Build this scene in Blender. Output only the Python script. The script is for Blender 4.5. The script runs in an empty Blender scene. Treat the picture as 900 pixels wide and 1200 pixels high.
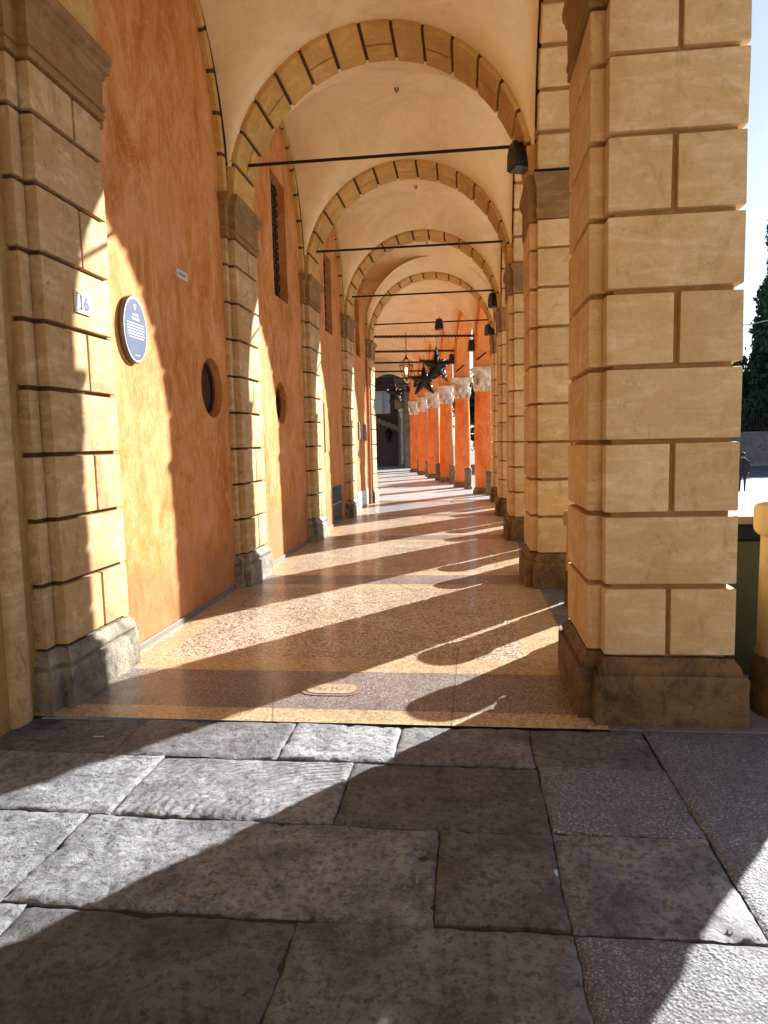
import bpy, bmesh, math, random
from mathutils import Vector, Matrix, noise
R = math.radians
rng = random.Random(7)
scene = bpy.context.scene
COL = scene.collection

# ------------------------------------------------------------------ helpers
def tag(o, label=None, cat=None, group=None, kind=None):
    if label: o['label'] = label
    if cat: o['category'] = cat
    if group: o['group'] = group
    if kind: o['kind'] = kind
    return o

def empty(name, loc=(0, 0, 0), rz=0.0):
    o = bpy.data.objects.new(name, None)
    o.empty_display_size = .2
    o.location = loc; o.rotation_euler = (0, 0, rz)
    COL.objects.link(o)
    return o

def link_mesh(name, me, mats=None, parent=None, loc=None):
    if mats is not None:
        if not isinstance(mats, (list, tuple)): mats = [mats]
        if len(me.materials):
            for i_, m in enumerate(mats): me.materials[min(i_, len(me.materials)-1)] = m
        else:
            for m in mats: me.materials.append(m)
    o = bpy.data.objects.new(name, me)
    COL.objects.link(o)
    if parent: o.parent = parent
    if loc: o.location = loc
    return o

def finish(bm, name, mats, parent=None, loc=None, smooth=40):
    bmesh.ops.recalc_face_normals(bm, faces=bm.faces[:])
    me = bpy.data.meshes.new(name)
    bm.to_mesh(me); bm.free()
    if smooth:
        me.polygons.foreach_set('use_smooth', [True] * len(me.polygons))
        try: me.set_sharp_from_angle(angle=R(smooth))
        except Exception: pass
    return link_mesh(name, me, mats, parent, loc)

def inst(o, parent=None, loc=None):
    c = o.copy(); COL.objects.link(c)
    c.parent = parent
    if loc is not None: c.location = loc
    return c

def box(bm, x0, x1, y0, y1, z0, z1, bev=0.0, seg=2, jit=0.0, mi=0):
    vs = [bm.verts.new((x, y, z)) for x in (x0, x1) for y in (y0, y1) for z in (z0, z1)]
    if jit:
        for v in vs:
            v.co += Vector((rng.uniform(-jit, jit), rng.uniform(-jit, jit), rng.uniform(-jit, jit)))
    idx = [(0, 1, 3, 2), (4, 6, 7, 5), (0, 4, 5, 1), (2, 3, 7, 6), (0, 2, 6, 4), (1, 5, 7, 3)]
    fs = [bm.faces.new([vs[i] for i in f]) for f in idx]
    for f in fs: f.material_index = mi
    if bev:
        es = list({e for f in fs for e in f.edges})
        bmesh.ops.bevel(bm, geom=es, offset=bev, segments=seg, affect='EDGES', profile=.6, clamp_overlap=True)
    return vs

def offset_poly(P, d):
    """mitre offset (outwards for d>0) of a counter-clockwise polygon"""
    n = len(P); out = []
    for i in range(n):
        a, b, c = Vector(P[i-1]), Vector(P[i]), Vector(P[(i+1) % n])
        t1 = (b-a).normalized(); t2 = (c-b).normalized()
        n1 = Vector((t1.y, -t1.x)); n2 = Vector((t2.y, -t2.x))
        m = n1 + n2
        if m.length < 1e-6: m = n1
        m = m / max(.3, m.dot(n1))
        out.append(b + m*d)
    return out

def sweep(bm, P, prof, cap=True, mi=0):
    """rings of the plan polygon P at the (z, offset) pairs of prof"""
    rings = []
    for z, d in prof:
        rings.append([bm.verts.new((p.x, p.y, z)) for p in offset_poly(P, d)])
    n = len(P)
    for a, b in zip(rings, rings[1:]):
        for i in range(n):
            f = bm.faces.new((a[i], a[(i+1) % n], b[(i+1) % n], b[i])); f.material_index = mi
    if cap:
        bm.faces.new(rings[0][::-1]).material_index = mi
        bm.faces.new(rings[-1]).material_index = mi
    return rings

def lathe(bm, prof, n=28, c=(0, 0, 0), mi=0, cap=True):
    rings = []
    for r, z in prof:
        rings.append([bm.verts.new((c[0]+r*math.cos(2*math.pi*i/n), c[1]+r*math.sin(2*math.pi*i/n), c[2]+z)) for i in range(n)])
    for a, b in zip(rings, rings[1:]):
        for i in range(n):
            f = bm.faces.new((a[i], a[(i+1) % n], b[(i+1) % n], b[i])); f.material_index = mi
    if cap:
        bm.faces.new(rings[0][::-1]).material_index = mi
        bm.faces.new(rings[-1]).material_index = mi

def tube(bm, pts, r, n=8, mi=0, cap=True):
    pts = [Vector(p) for p in pts]
    rings = []
    for i, p in enumerate(pts):
        t = (pts[min(i+1, len(pts)-1)] - pts[max(i-1, 0)]).normalized()
        up = Vector((0, 0, 1)) if abs(t.z) < .9 else Vector((1, 0, 0))
        a = t.cross(up).normalized(); b = t.cross(a)
        rr = r[i] if isinstance(r, (list, tuple)) else r
        rings.append([bm.verts.new(p + a*rr*math.cos(2*math.pi*k/n) + b*rr*math.sin(2*math.pi*k/n)) for k in range(n)])
    for a, b in zip(rings, rings[1:]):
        for k in range(n):
            f = bm.faces.new((a[k], a[(k+1) % n], b[(k+1) % n], b[k])); f.material_index = mi
    if cap:
        bm.faces.new(rings[0][::-1]).material_index = mi
        bm.faces.new(rings[-1]).material_index = mi

def plate(name, loops, thick, mats, parent, M):
    """flat plate from closed 2-D loops (first the outline, then the holes); local z = thickness"""
    cu = bpy.data.curves.new(name, 'CURVE'); cu.dimensions = '2D'; cu.fill_mode = 'BOTH'
    for L in loops:
        sp = cu.splines.new('POLY'); sp.points.add(len(L)-1)
        for p, (x, y) in zip(sp.points, L): p.co = (x, y, 0, 1)
        sp.use_cyclic_u = True
    cu.extrude = thick/2
    tmp = bpy.data.objects.new('tmp', cu); COL.objects.link(tmp)
    dg = bpy.context.evaluated_depsgraph_get()
    me = bpy.data.meshes.new_from_object(tmp.evaluated_get(dg))
    bpy.data.objects.remove(tmp); bpy.data.curves.remove(cu)
    me.name = name
    me.transform(M)
    return link_mesh(name, me, mats, parent)

def text_mesh(name, txt, size, mat, parent, M, depth=.001, bold=0.0):
    cu = bpy.data.curves.new(name, 'FONT'); cu.body = txt; cu.size = size
    cu.align_x = 'CENTER'; cu.align_y = 'CENTER'; cu.extrude = depth; cu.offset = bold
    tmp = bpy.data.objects.new('tmp', cu); COL.objects.link(tmp)
    dg = bpy.context.evaluated_depsgraph_get()
    me = bpy.data.meshes.new_from_object(tmp.evaluated_get(dg))
    bpy.data.objects.remove(tmp); bpy.data.curves.remove(cu)
    me.name = name; me.transform(M)
    return link_mesh(name, me, mat, parent)

# matrices: local (x, y, thickness) -> world
M_YZ = Matrix(((0, 0, 1, 0), (1, 0, 0, 0), (0, 1, 0, 0), (0, 0, 0, 1)))      # local x->Y, y->Z, z->X
M_XZ = Matrix(((1, 0, 0, 0), (0, 0, -1, 0), (0, 1, 0, 0), (0, 0, 0, 1)))     # local x->X, y->Z, z->-Y
def T(x, y, z): return Matrix.Translation((x, y, z))

# ------------------------------------------------------------------ materials
class NT:
    def __init__(s, name):
        s.m = bpy.data.materials.new(name); s.m.use_nodes = True
        s.t = s.m.node_tree; s.n = s.t.nodes; s.l = s.t.links
        s.b = s.n['Principled BSDF']
        g = s.n.new('ShaderNodeNewGeometry'); s.pos = g.outputs['Position']
    def link(s, a, b): s.l.new(a, b)
    def scale(s, v):
        m = s.n.new('ShaderNodeMapping'); m.inputs['Scale'].default_value = v
        s.link(s.pos, m.inputs['Vector']); return m.outputs[0]
    def noise(s, sc, det=4, rough=.55, vec=None, dist=0.0):
        n = s.n.new('ShaderNodeTexNoise'); n.inputs['Scale'].default_value = sc
        n.inputs['Detail'].default_value = det; n.inputs['Roughness'].default_value = rough
        n.inputs['Distortion'].default_value = dist
        s.link(vec or s.pos, n.inputs['Vector']); return n.outputs['Fac']
    def vor(s, sc, vec=None, feature='F1', out='Distance', rnd=1.0):
        n = s.n.new('ShaderNodeTexVoronoi'); n.feature = feature; n.inputs['Scale'].default_value = sc
        n.inputs['Randomness'].default_value = rnd
        s.link(vec or s.pos, n.inputs['Vector']); return n.outputs[out]
    def ramp(s, f, stops, interp='LINEAR'):
        r = s.n.new('ShaderNodeValToRGB'); r.color_ramp.interpolation = interp
        e = r.color_ramp.elements
        while len(e) < len(stops): e.new(.5)
        for el, (p, c) in zip(e, stops):
            el.position = p
            if not isinstance(c, (tuple, list)): c = (c, c, c)
            el.color = (*c[:3], 1)
        s.link(f, r.inputs[0]); return r.outputs[0]
    def mix(s, f, a, b, mode='MIX'):
        m = s.n.new('ShaderNodeMix'); m.data_type = 'RGBA'; m.blend_type = mode
        for k, v in ((0, f), (6, a), (7, b)):
            if isinstance(v, (int, float)):
                m.inputs[k].default_value = v if k == 0 else (v, v, v, 1)
            elif isinstance(v, tuple): m.inputs[k].default_value = (*v[:3], 1)
            else: s.link(v, m.inputs[k])
        return m.outputs[2]
    def math(s, op, a, b=None, clamp=False):
        m = s.n.new('ShaderNodeMath'); m.operation = op; m.use_clamp = clamp
        for k, v in ((0, a), (1, b)):
            if v is None: continue
            if isinstance(v, (int, float)): m.inputs[k].default_value = v
            else: s.link(v, m.inputs[k])
        return m.outputs[0]
    def bump(s, h, dist=.01, strength=1.0, prev=None):
        b = s.n.new('ShaderNodeBump'); b.inputs['Distance'].default_value = dist
        b.inputs['Strength'].default_value = strength
        s.link(h, b.inputs['Height'])
        if prev: s.link(prev, b.inputs['Normal'])
        s.link(b.outputs[0], s.b.inputs['Normal']); return b.outputs[0]
    def col(s, c):
        if isinstance(c, tuple): s.b.inputs['Base Color'].default_value = (*c, 1)
        else: s.link(c, s.b.inputs['Base Color'])
    def rough(s, r):
        if isinstance(r, (int, float)): s.b.inputs['Roughness'].default_value = r
        else: s.link(r, s.b.inputs['Roughness'])
    def attr(s, name):
        a = s.n.new('ShaderNodeAttribute'); a.attribute_name = name; return a.outputs['Fac']

def flat(name, c, rough=.6, metal=0.0, var=.25, sc=6, emis=None, spec=.4):
    t = NT(name)
    n = t.noise(sc, 4)
    t.col(t.mix(n, tuple(x*(1-var) for x in c), tuple(min(1, x*(1+var)) for x in c)))
    t.rough(rough); t.b.inputs['Metallic'].default_value = metal
    t.b.inputs['Specular IOR Level'].default_value = spec
    if emis:
        t.b.inputs['Emission Color'].default_value = (*emis[:3], 1); t.b.inputs['Emission Strength'].default_value = emis[3]
    return t.m

def m_plaster(name, dark, mid, light, soft=False, streak=True, stain=False, ceil=False):
    """limewash plaster: brushed mottling, trowel strokes, scattered pock marks"""
    t = NT(name)
    big = t.noise(.8, 5, .6)
    v1 = t.scale((1, 1, .55)) if streak else None
    med = t.noise(1.5, 9, .70, vec=v1, dist=.8)
    fine = t.noise(13, 7, .72, vec=v1, dist=.6)
    a = t.mix(t.ramp(med, [(.42, 0.0), (.56, 1.0)]), dark, mid)
    b = t.mix(t.ramp(t.noise(3.0, 10, .74, vec=v1, dist=.9), [(.42, 0.0), (.56, .55), (.70, .9)]), a, light)
    c = t.mix(t.ramp(fine, [(.38, .45), (.56, 0.0)]), b, dark)
    c = t.mix(t.ramp(big, [(.35, 0.0), (.7, .45)]), c, mid)
    veins = t.ramp(t.noise(1.7, 11, .72, dist=1.6), [(.488, 0.0), (.5, .45), (.512, 0.0)])
    c = t.mix(veins, c, light)
    pk = t.ramp(t.vor(11), [(.0, 1.0), (.035, .0)])
    pkm = t.ramp(t.noise(2.3, 2), [(.55, 0.0), (.6, 1.0)])
    c = t.mix(t.math('MULTIPLY', pk, pkm), c, tuple(x*.3 for x in dark))
    if ceil:
        c = t.mix(t.ramp(t.noise(.7, 7, .7, dist=1.2), [(.48, 0.0), (.62, .32), (.7, .1)]), c, (.56, .40, .22))
        c = t.mix(t.ramp(t.noise(1.6, 8, .75, dist=2), [(.60, 0.0), (.70, .3)]), c, (.50, .36, .20))
        cr = t.math('MULTIPLY', t.ramp(t.vor(.42, feature='DISTANCE_TO_EDGE'), [(.0, .6), (.003, 0.0)]), t.ramp(t.noise(.6, 3), [(.5, 0.0), (.56, 1.0)]))
    if stain:
        # rising damp and scuffs with ragged upper edges, hairline cracks, paler repair patches
        sep = t.n.new('ShaderNodeSeparateXYZ'); t.link(t.pos, sep.inputs[0])
        hgt = t.math('ADD', sep.outputs[2], t.math('MULTIPLY', t.noise(1.6, 6, .7), -1.1))
        damp = t.ramp(hgt, [(.0, .55), (.12, .25), (.3, 0.0)])
        c = t.mix(damp, c, (.30, .12, .05))
        rp = t.ramp(t.noise(.55, 3, .5, dist=.6), [(.60, 0.0), (.63, .35)])
        c = t.mix(rp, c, (.58, .26, .12))
        cr = t.math('MULTIPLY', t.ramp(t.vor(.8, feature='DISTANCE_TO_EDGE', vec=None), [(.0, .7), (.004, 0.0)]), t.ramp(t.noise(.9, 2), [(.5, 0.0), (.55, 1.0)]))
    t.col(c); t.rough(.85)
    t.b.inputs['Specular IOR Level'].default_value = .25
    k = .4 if soft else 1
    n1 = t.bump(t.noise(7, 7, .65, dist=.8), .012*k, .55)
    t.bump(t.noise(60, 5, .7), .003*k, .5, n1)
    return t.m

def m_block(name, base, light, dark, chips=True, stainy=.6):
    """painted stucco imitating ashlar: faint layered streaks, stains, pits, a few chips"""
    t = NT(name)
    big = t.noise(1.7, 5, .6)
    st = t.noise(3.2, 6, .65, vec=t.scale((1, 1, 3.6)), dist=.7)
    fine = t.noise(38, 4, .7)
    c = t.mix(t.ramp(big, [(.3, 0.0), (.7, 1.0)]), dark, base)
    c = t.mix(t.ramp(st, [(.46, 0.0), (.66, .75)]), c, light)
    c = t.mix(t.ramp(t.noise(4.5, 7, .75, dist=1.5), [(.60, 0.0), (.75, .55)]), c, tuple(x*.62 for x in dark))
    c = t.mix(t.ramp(fine, [(.3, .25), (.6, 0.0)]), c, tuple(x*.7 for x in dark))
    pk = t.math('MULTIPLY', t.ramp(t.vor(16), [(.0, 1.0), (.09, 0.0)]), t.ramp(t.noise(3.1, 3), [(.55, 0.0), (.62, 1.0)]))
    c = t.mix(pk, c, tuple(x*.35 for x in dark))
    if chips:
        ch = t.math('MULTIPLY', t.ramp(t.noise(5.5, 6, .8), [(.685, 0.0), (.69, 1.0)], 'CONSTANT'), 1.0)
        c = t.mix(ch, c, (.62, .55, .44))
    # tone differs from course to course, with washed patches and rusty runs
    sep = t.n.new('ShaderNodeSeparateXYZ'); t.link(t.pos, sep.inputs[0])
    kz = t.math('FLOOR', t.math('DIVIDE', t.math('SUBTRACT', sep.outputs[2], .392), .412))
    ky = t.math('FLOOR', t.math('DIVIDE', t.math('SUBTRACT', sep.outputs[1], 2.67), 3.77))
    kx = t.math('FLOOR', t.math('DIVIDE', t.math('SUBTRACT', sep.outputs[0], 1.14), 1.1))
    cm = t.n.new('ShaderNodeCombineXYZ'); t.link(kz, cm.inputs[0]); t.link(ky, cm.inputs[1]); t.link(kx, cm.inputs[2])
    wn = t.n.new('ShaderNodeTexWhiteNoise'); t.link(cm.outputs[0], wn.inputs['Vector'])
    hs = t.n.new('ShaderNodeHueSaturation'); t.link(c, hs.inputs['Color'])
    t.link(t.math('ADD', t.math('MULTIPLY', wn.outputs['Value'], .20), .88), hs.inputs['Value'])
    c = hs.outputs[0]
    pt = t.ramp(t.noise(2.2, 9, .74, dist=1.0), [(.47, 0.0), (.60, .95*stainy), (.78, .4*stainy)])
    c = t.mix(pt, c, tuple(x*y for x, y in zip(base, (.80, .70, .58))))
    gr = t.ramp(t.noise(6.5, 9, .8, vec=t.scale((1, 1, .6)), dist=.8), [(.54, 0.0), (.66, .85*stainy)])
    c = t.mix(gr, c, tuple(x*.55 for x in dark))
    cr = t.math('MULTIPLY', t.ramp(t.vor(1.3, feature='DISTANCE_TO_EDGE', vec=t.scale((1, 1, 2.5))), [(.0, .8), (.006, 0.0)]), t.ramp(t.noise(1.3, 2), [(.5, 0.0), (.56, 1.0)]))
    t.col(c); t.rough(.8); t.b.inputs['Specular IOR Level'].default_value = .3
    n1 = t.bump(t.noise(9, 7, .68), .010, .6)
    n2 = t.bump(t.math('SUBTRACT', 1.0, pk), .006, .8, n1)
    t.bump(t.noise(80, 3, .7), .0025, .5, n2)
    return t.m

def m_stone(name, base, light, dark, stain, ystain=.5):
    t = NT(name)
    c = t.mix(t.ramp(t.noise(4, 7, .7), [(.35, 0.0), (.65, 1.0)]), base, light)
    c = t.mix(t.ramp(t.noise(2.2, 8, .75, dist=1.0), [(.46, 0.0), (.62, .9)]), c, dark)
    c = t.mix(t.ramp(t.noise(13, 6, .8, vec=t.scale((1, 1, .5))), [(.55, 0.0), (.68, .8)]), c, stain)
    t.col(c); t.rough(.75)
    n1 = t.bump(t.noise(12, 8, .75), .016, .8)
    t.bump(t.vor(45), .004, .6, n1)
    return t.m

def m_terrazzo(name, matrix, chips, sc=70, rough=.34, coat=.22, bmp=.0012):
    """marble chips set in a coloured binder, honed and worn in patches"""
    t = NT(name)
    cell = t.vor(sc, out='Color'); sep = t.n.new('ShaderNodeSeparateColor'); t.link(cell, sep.inputs[0])
    edge = t.vor(sc, feature='DISTANCE_TO_EDGE')
    n = len(chips)
    col = t.ramp(sep.outputs[0], [(i/n, c) for i, c in enumerate(chips)], 'CONSTANT')
    c = t.mix(t.ramp(edge, [(.04, 0.0), (.10, 1.0)]), matrix, col)
    c = t.mix(t.ramp(t.noise(1.1, 5, .6), [(.35, .35), (.7, 0.0)]), c, tuple(x*.55 for x in matrix))
    cr = t.ramp(t.vor(.55, feature='DISTANCE_TO_EDGE', vec=None), [(.0, 1.0), (.0035, 0.0)])
    c = t.mix(t.math('MULTIPLY', cr, .6), c, (.03, .02, .015))
    gum = t.math('MULTIPLY', t.ramp(t.vor(3.2), [(.0, 1.0), (.022, 1.0), (.03, 0.0)]), t.ramp(t.noise(.9, 2), [(.48, 0.0), (.54, .85)]))
    c = t.mix(gum, c, (.03, .022, .018))
    c = t.mix(t.ramp(t.noise(2.3, 9, .78, dist=1.0), [(.52, 0.0), (.68, .45)]), c, tuple(x*.45 for x in matrix))
    t.col(c)
    t.rough(t.ramp(t.noise(2.6, 6, .7), [(.3, rough*.75), (.7, rough*1.7)]))
    t.b.inputs['Specular IOR Level'].default_value = .28
    t.link(t.ramp(t.noise(1.3, 5, .6), [(.35, coat*.4), (.65, coat*1.5)]), t.b.inputs['Coat Weight']); t.b.inputs['Coat Roughness'].default_value = .13
    n1 = t.bump(t.noise(3.0, 5, .6), .006, .35)
    t.bump(sep.outputs[1], bmp, .6, n1)
    return t.m

def m_paving():
    """worn grey slabs; 'kind' per slab picks smooth, pitted, ringed or speckled granite"""
    t = NT('paving_stone')
    tone = t.attr('tone'); kd = t.attr('slabkind')
    f = t.noise(30, 6, .75)
    c0 = t.mix(t.ramp(t.noise(3.2, 8, .72, dist=.6), [(.33, 0.0), (.66, 1.0)]), (.068, .082, .108), (.32, .36, .41))
    c0 = t.mix(t.ramp(f, [(.48, .0), (.62, .8)]), c0, (.040, .038, .040))
    c0 = t.mix(t.ramp(t.noise(75, 4, .8), [(.56, .0), (.66, .7)]), c0, (.36, .36, .36))
    c0 = t.mix(t.ramp(t.vor(60), [(.0, .8), (.16, 0.0)]), c0, (.03, .028, .03))
    c0 = t.mix(t.ramp(t.noise(8, 8, .8), [(.53, 0.0), (.66, .85)]), c0, (.045, .038, .036))
    sp = t.vor(170, out='Color'); s2 = t.n.new('ShaderNodeSeparateColor'); t.link(sp, s2.inputs[0])
    gr = t.ramp(s2.outputs[0], [(0, (.09, .11, .15)), (.35, (.16, .19, .25)), (.7, (.26, .295, .37)), (.9, (.45, .48, .53))], 'CONSTANT')
    gr = t.mix(t.ramp(t.noise(5, 6, .7), [(.4, .5), (.65, 0.0)]), gr, (.10, .10, .12))
    isg = t.math('GREATER_THAN', kd, 2.5)
    c = t.mix(isg, c0, gr)
    hsv = t.n.new('ShaderNodeHueSaturation'); t.link(c, hsv.inputs['Color']); t.link(tone, hsv.inputs['Value'])
    # pale bird-dropping / gum specks
    sk = t.math('MULTIPLY', t.ramp(t.vor(7), [(.0, 1.0), (.028, 0.0)]), t.ramp(t.noise(1.7, 2), [(.5, 0.0), (.55, 1.0)]))
    c = t.mix(sk, hsv.outputs[0], (.5, .49, .46))
    t.col(c)
    t.rough(t.ramp(t.noise(7, 6, .7), [(.3, .38), (.7, .72)]))
    t.b.inputs['Specular IOR Level'].default_value = .5
    # relief
    pit = t.ramp(t.vor(26), [(.0, 0.0), (.22, 1.0)])
    pitm = t.ramp(t.noise(3.5, 4, .6), [(.47, 1.0), (.6, 0.0)])
    pits = t.math('MAXIMUM', pit, pitm)
    isp = t.math('MULTIPLY', t.math('GREATER_THAN', kd, .5), t.math('LESS_THAN', kd, 1.5))
    pits = t.math('MAXIMUM', pits, t.math('SUBTRACT', 1.0, t.math('MAXIMUM', isp, .22)))
    n1 = t.bump(pits, .016, 1.0)
    n2 = t.bump(t.noise(6, 10, .76, dist=.5), .045, .85, n1)
    # rings (a tooled slab)
    w = t.n.new('ShaderNodeTexWave'); w.wave_type = 'RINGS'; w.rings_direction = 'Z'
    mp = t.n.new('ShaderNodeMapping'); mp.inputs['Location'].default_value = (.35, -3.62, 0); mp.inputs['Scale'].default_value = (.8, 1.25, 1)
    t.link(t.pos, mp.inputs['Vector']); t.link(mp.outputs[0], w.inputs['Vector'])
    w.inputs['Scale'].default_value = 7.5; w.inputs['Distortion'].default_value = 4.5; w.inputs['Detail'].default_value = 3
    w.inputs['Detail Scale'].default_value = 1.6
    isr = t.math('MULTIPLY', t.math('GREATER_THAN', kd, 1.5), t.math('LESS_THAN', kd, 2.5))
    n3 = t.bump(t.math('MULTIPLY', w.outputs['Fac'], isr), .010, .7, n2)
    # rough-picked surface of the granite slabs
    n4 = t.bump(t.math('MULTIPLY', t.vor(75), isg), .010, .8, n3)
    t.bump(t.noise(90, 5, .8), .005, .7, n4)
    return t.m

ORANGE = m_plaster('orange_limewash', (.38, .125, .014), (.54, .215, .048), (.70, .38, .20), stain=True)
OCHRE_WALL = m_plaster('yellow_plaster', (.24, .14, .035), (.32, .19, .055), (.42, .28, .11))
PEACH = m_plaster('vault_plaster', (.76, .585, .34), (.82, .65, .40), (.85, .70, .45), soft=True, streak=False, ceil=True)
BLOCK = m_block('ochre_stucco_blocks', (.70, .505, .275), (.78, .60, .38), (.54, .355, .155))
JOINT_DARK = flat('dark_joint_dirt_shade', (.085, .045, .018), .95, var=.5, sc=14)  # joint dirt, with the shade of the grooves put into the colour
JOINT_BROWN = flat('brown_joint_dirt_shade', (.34, .20, .075), .95, var=.45, sc=9)  # paler joint dirt, groove shade likewise painted in
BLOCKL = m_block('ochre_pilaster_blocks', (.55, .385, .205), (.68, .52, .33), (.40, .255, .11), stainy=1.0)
BLOCK2 = m_block('ochre_arch_blocks', (.60, .375, .125), (.68, .46, .19), (.50, .29, .08), chips=False)
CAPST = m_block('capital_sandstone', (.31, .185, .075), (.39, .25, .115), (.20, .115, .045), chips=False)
PLINTHL = m_stone('grey_plinth_stone', (.19, .165, .12), (.34, .31, .24), (.07, .06, .042), (.025, .022, .018))
PLINTHR = m_stone('brown_plinth_stone', (.15, .085, .03), (.24, .145, .055), (.05, .03, .014), (.012, .009, .008))
TZ_PANEL = m_terrazzo('terrazzo_red_chips', (.32, .235, .155), [(.58, .485, .36), (.34, .215, .13), (.70, .66, .57), (.16, .085, .05), (.78, .77, .71), (.58, .52, .42), (.26, .14, .085), (.68, .63, .54)], 64)
TZ_YEL = m_terrazzo('terrazzo_ochre_border', (.47, .36, .22), [(.60, .48, .32), (.48, .35, .21), (.70, .60, .46), (.34, .21, .11), (.55, .40, .24)], 62)
TZ_DARK = m_terrazzo('terrazzo_dark_band', (.18, .15, .145), [(.21, .17, .165), (.12, .09, .088), (.34, .31, .31), (.46, .44, .45), (.17, .13, .12)], 110)
TZ_PALE = m_terrazzo('terrazzo_pale_far', (.47, .51, .53), [(.53, .57, .60), (.43, .47, .49), (.58, .63, .66)], 60, rough=.35, coat=.3)
TZ_GREY = m_terrazzo('terrazzo_grey_crossing', (.32, .34, .36), [(.38, .41, .43), (.27, .28, .30), (.46, .49, .52)], 60, rough=.3, coat=.3)
PAVE = m_paving()
GREYEDGE = m_stone('grey_edge_stone', (.16, .15, .155), (.22, .21, .215), (.11, .105, .11), (.07, .07, .07))
SKIRT = flat('grey_skirting_stone', (.15, .14, .13), .5, sc=14)
IRON = flat('black_iron', (.018, .016, .015), .5, .6, sc=20)
BLACKP = flat('black_lamp_housing', (.02, .022, .024), .4, .2, sc=20)
LENS = flat('lamp_glass', (.10, .13, .16), .15, 0, var=.1)
GLASS = flat('dark_window_glass', (.012, .014, .018), .06, 0, var=.2, spec=.8)
WOOD = flat('brown_reveal', (.13, .05, .025), .7, sc=10)
ORANGE2 = m_plaster('vivid_orange_columns', (.58, .125, .022), (.70, .20, .05), (.80, .33, .13), soft=True)
ORANGE3 = m_plaster('orange_spandrel_paint', (.60, .18, .04), (.70, .26, .07), (.78, .36, .12), soft=True)
CAPW = m_stone('white_capital_stone', (.60, .56, .48), (.78, .74, .66), (.34, .29, .23), (.07, .055, .04))
DARKST = m_stone('dark_base_stone', (.15, .11, .075), (.23, .18, .12), (.07, .055, .04), (.03, .025, .02))
STAR = flat('dark_foil_star', (.025, .028, .022), .35, .7, var=.6, sc=25)

# ------------------------------------------------------------------ main dimensions
C0, P = 4.56, 3.77            # centre of the first pier and bay length
XW = -2.69                    # painted wall
XLf, XRf = -2.57, .70         # faces of the pilasters
XI, XO = .78, 1.50            # inner and outer face of the arcade
ZS = 4.45                     # springing
XC = (XLf+XRf)/2
RAD = (XRf-XLf)/2
RISE = 1.69
LA, LH = 1.395, 1.92          # lateral arches
NB = 5
cen = [C0+P*k for k in range(-1, NB)]   # six pier lines, one behind the camera
BACK = [C0-2*P, C0-3*P]                 # two more bays behind it
joints = [.392 + .412*k for k in range(9)] + [3.99]

portico = tag(empty('portico_building', (0, 0, 0)),
              'long ochre rusticated portico with orange wall and arched vaulted bays in the foreground', 'building')

# ------------------------------------------------------------------ piers (right)
def pier_course(bm, k, z0, z1):
    g = .014; bv = .011
    x0, x1, y0, y1 = XI, XO, -.49, .48
    if k % 2 == 0:
        xm = (x0+x1)/2 + rng.uniform(-.02, .02)
        box(bm, x0, xm-g, y0, y1, z0+g, z1-g, bv, 2, .003)
        box(bm, xm+g, x1, y0, y1, z0+g, z1-g, bv, 2, .003)
        box(bm, XRf, x0+.05, -.38, .02-g*.7, z0+g, z1-g, bv, 2, .002)
        box(bm, XRf, x0+.05,   .02+g*.7, .42, z0+g, z1-g, bv, 2, .002)
    else:
        box(bm, x0, x1, y0, y1, z0+g, z1-g, bv, 2, .003)
        box(bm, XRf, x0+.05, -.38, .42, z0+g, z1-g, bv, 2, .002)

bm = bmesh.new()
for k in range(len(joints)-1): pier_course(bm, k, joints[k], joints[k+1])
d = .042
pier0 = finish(bm, 'pier', BLOCK, portico, (0, cen[0], 0), 50)
bm = bmesh.new()
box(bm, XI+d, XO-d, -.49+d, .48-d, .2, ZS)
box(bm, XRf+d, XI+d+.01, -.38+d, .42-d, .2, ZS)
coreR0 = finish(bm, 'joint_core', JOINT_BROWN, pier0, None, 0)
planR = [Vector(p) for p in [(XI, -.49), (XO, -.49), (XO, .48), (XI, .48), (XI, .42), (XRf, .42), (XRf, -.38), (XI, -.38)]]
def worn(bm, amp=.006, cuts=3):
    """wear the arrises of a stone so that they are not ruler-straight"""
    bmesh.ops.subdivide_edges(bm, edges=[e for e in bm.edges if e.calc_length() > .12], cuts=cuts, use_grid_fill=True)
    for v in bm.verts:
        n = noise.noise_vector(v.co*9.0) + noise.noise_vector(v.co*23.0)*.5
        v.co += n*amp
bm = bmesh.new()
sweep(bm, planR, [(-.02, .06), (.28, .06), (.295, .052), (.30, .03), (.325, .035), (.345, .028), (.37, .004), (.388, -.004)])
worn(bm, .007)
plinthR0 = finish(bm, 'plinth', PLINTHR, pier0, None, 35)
bm = bmesh.new()
capprof = [(3.985, -.01), (3.99, .022), (4.03, .026), (4.05, .018), (4.055, .036), (4.085, .04), (4.10, .02), (4.32, .028),
           (4.335, .05), (4.36, .055), (4.38, .085), (4.43, .095), (4.447, .09), (4.45, .02)]
sweep(bm, planR, [(z, o*.45) for z, o in capprof])
capR0 = finish(bm, 'capital', CAPST, pier0, None, 35)
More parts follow.
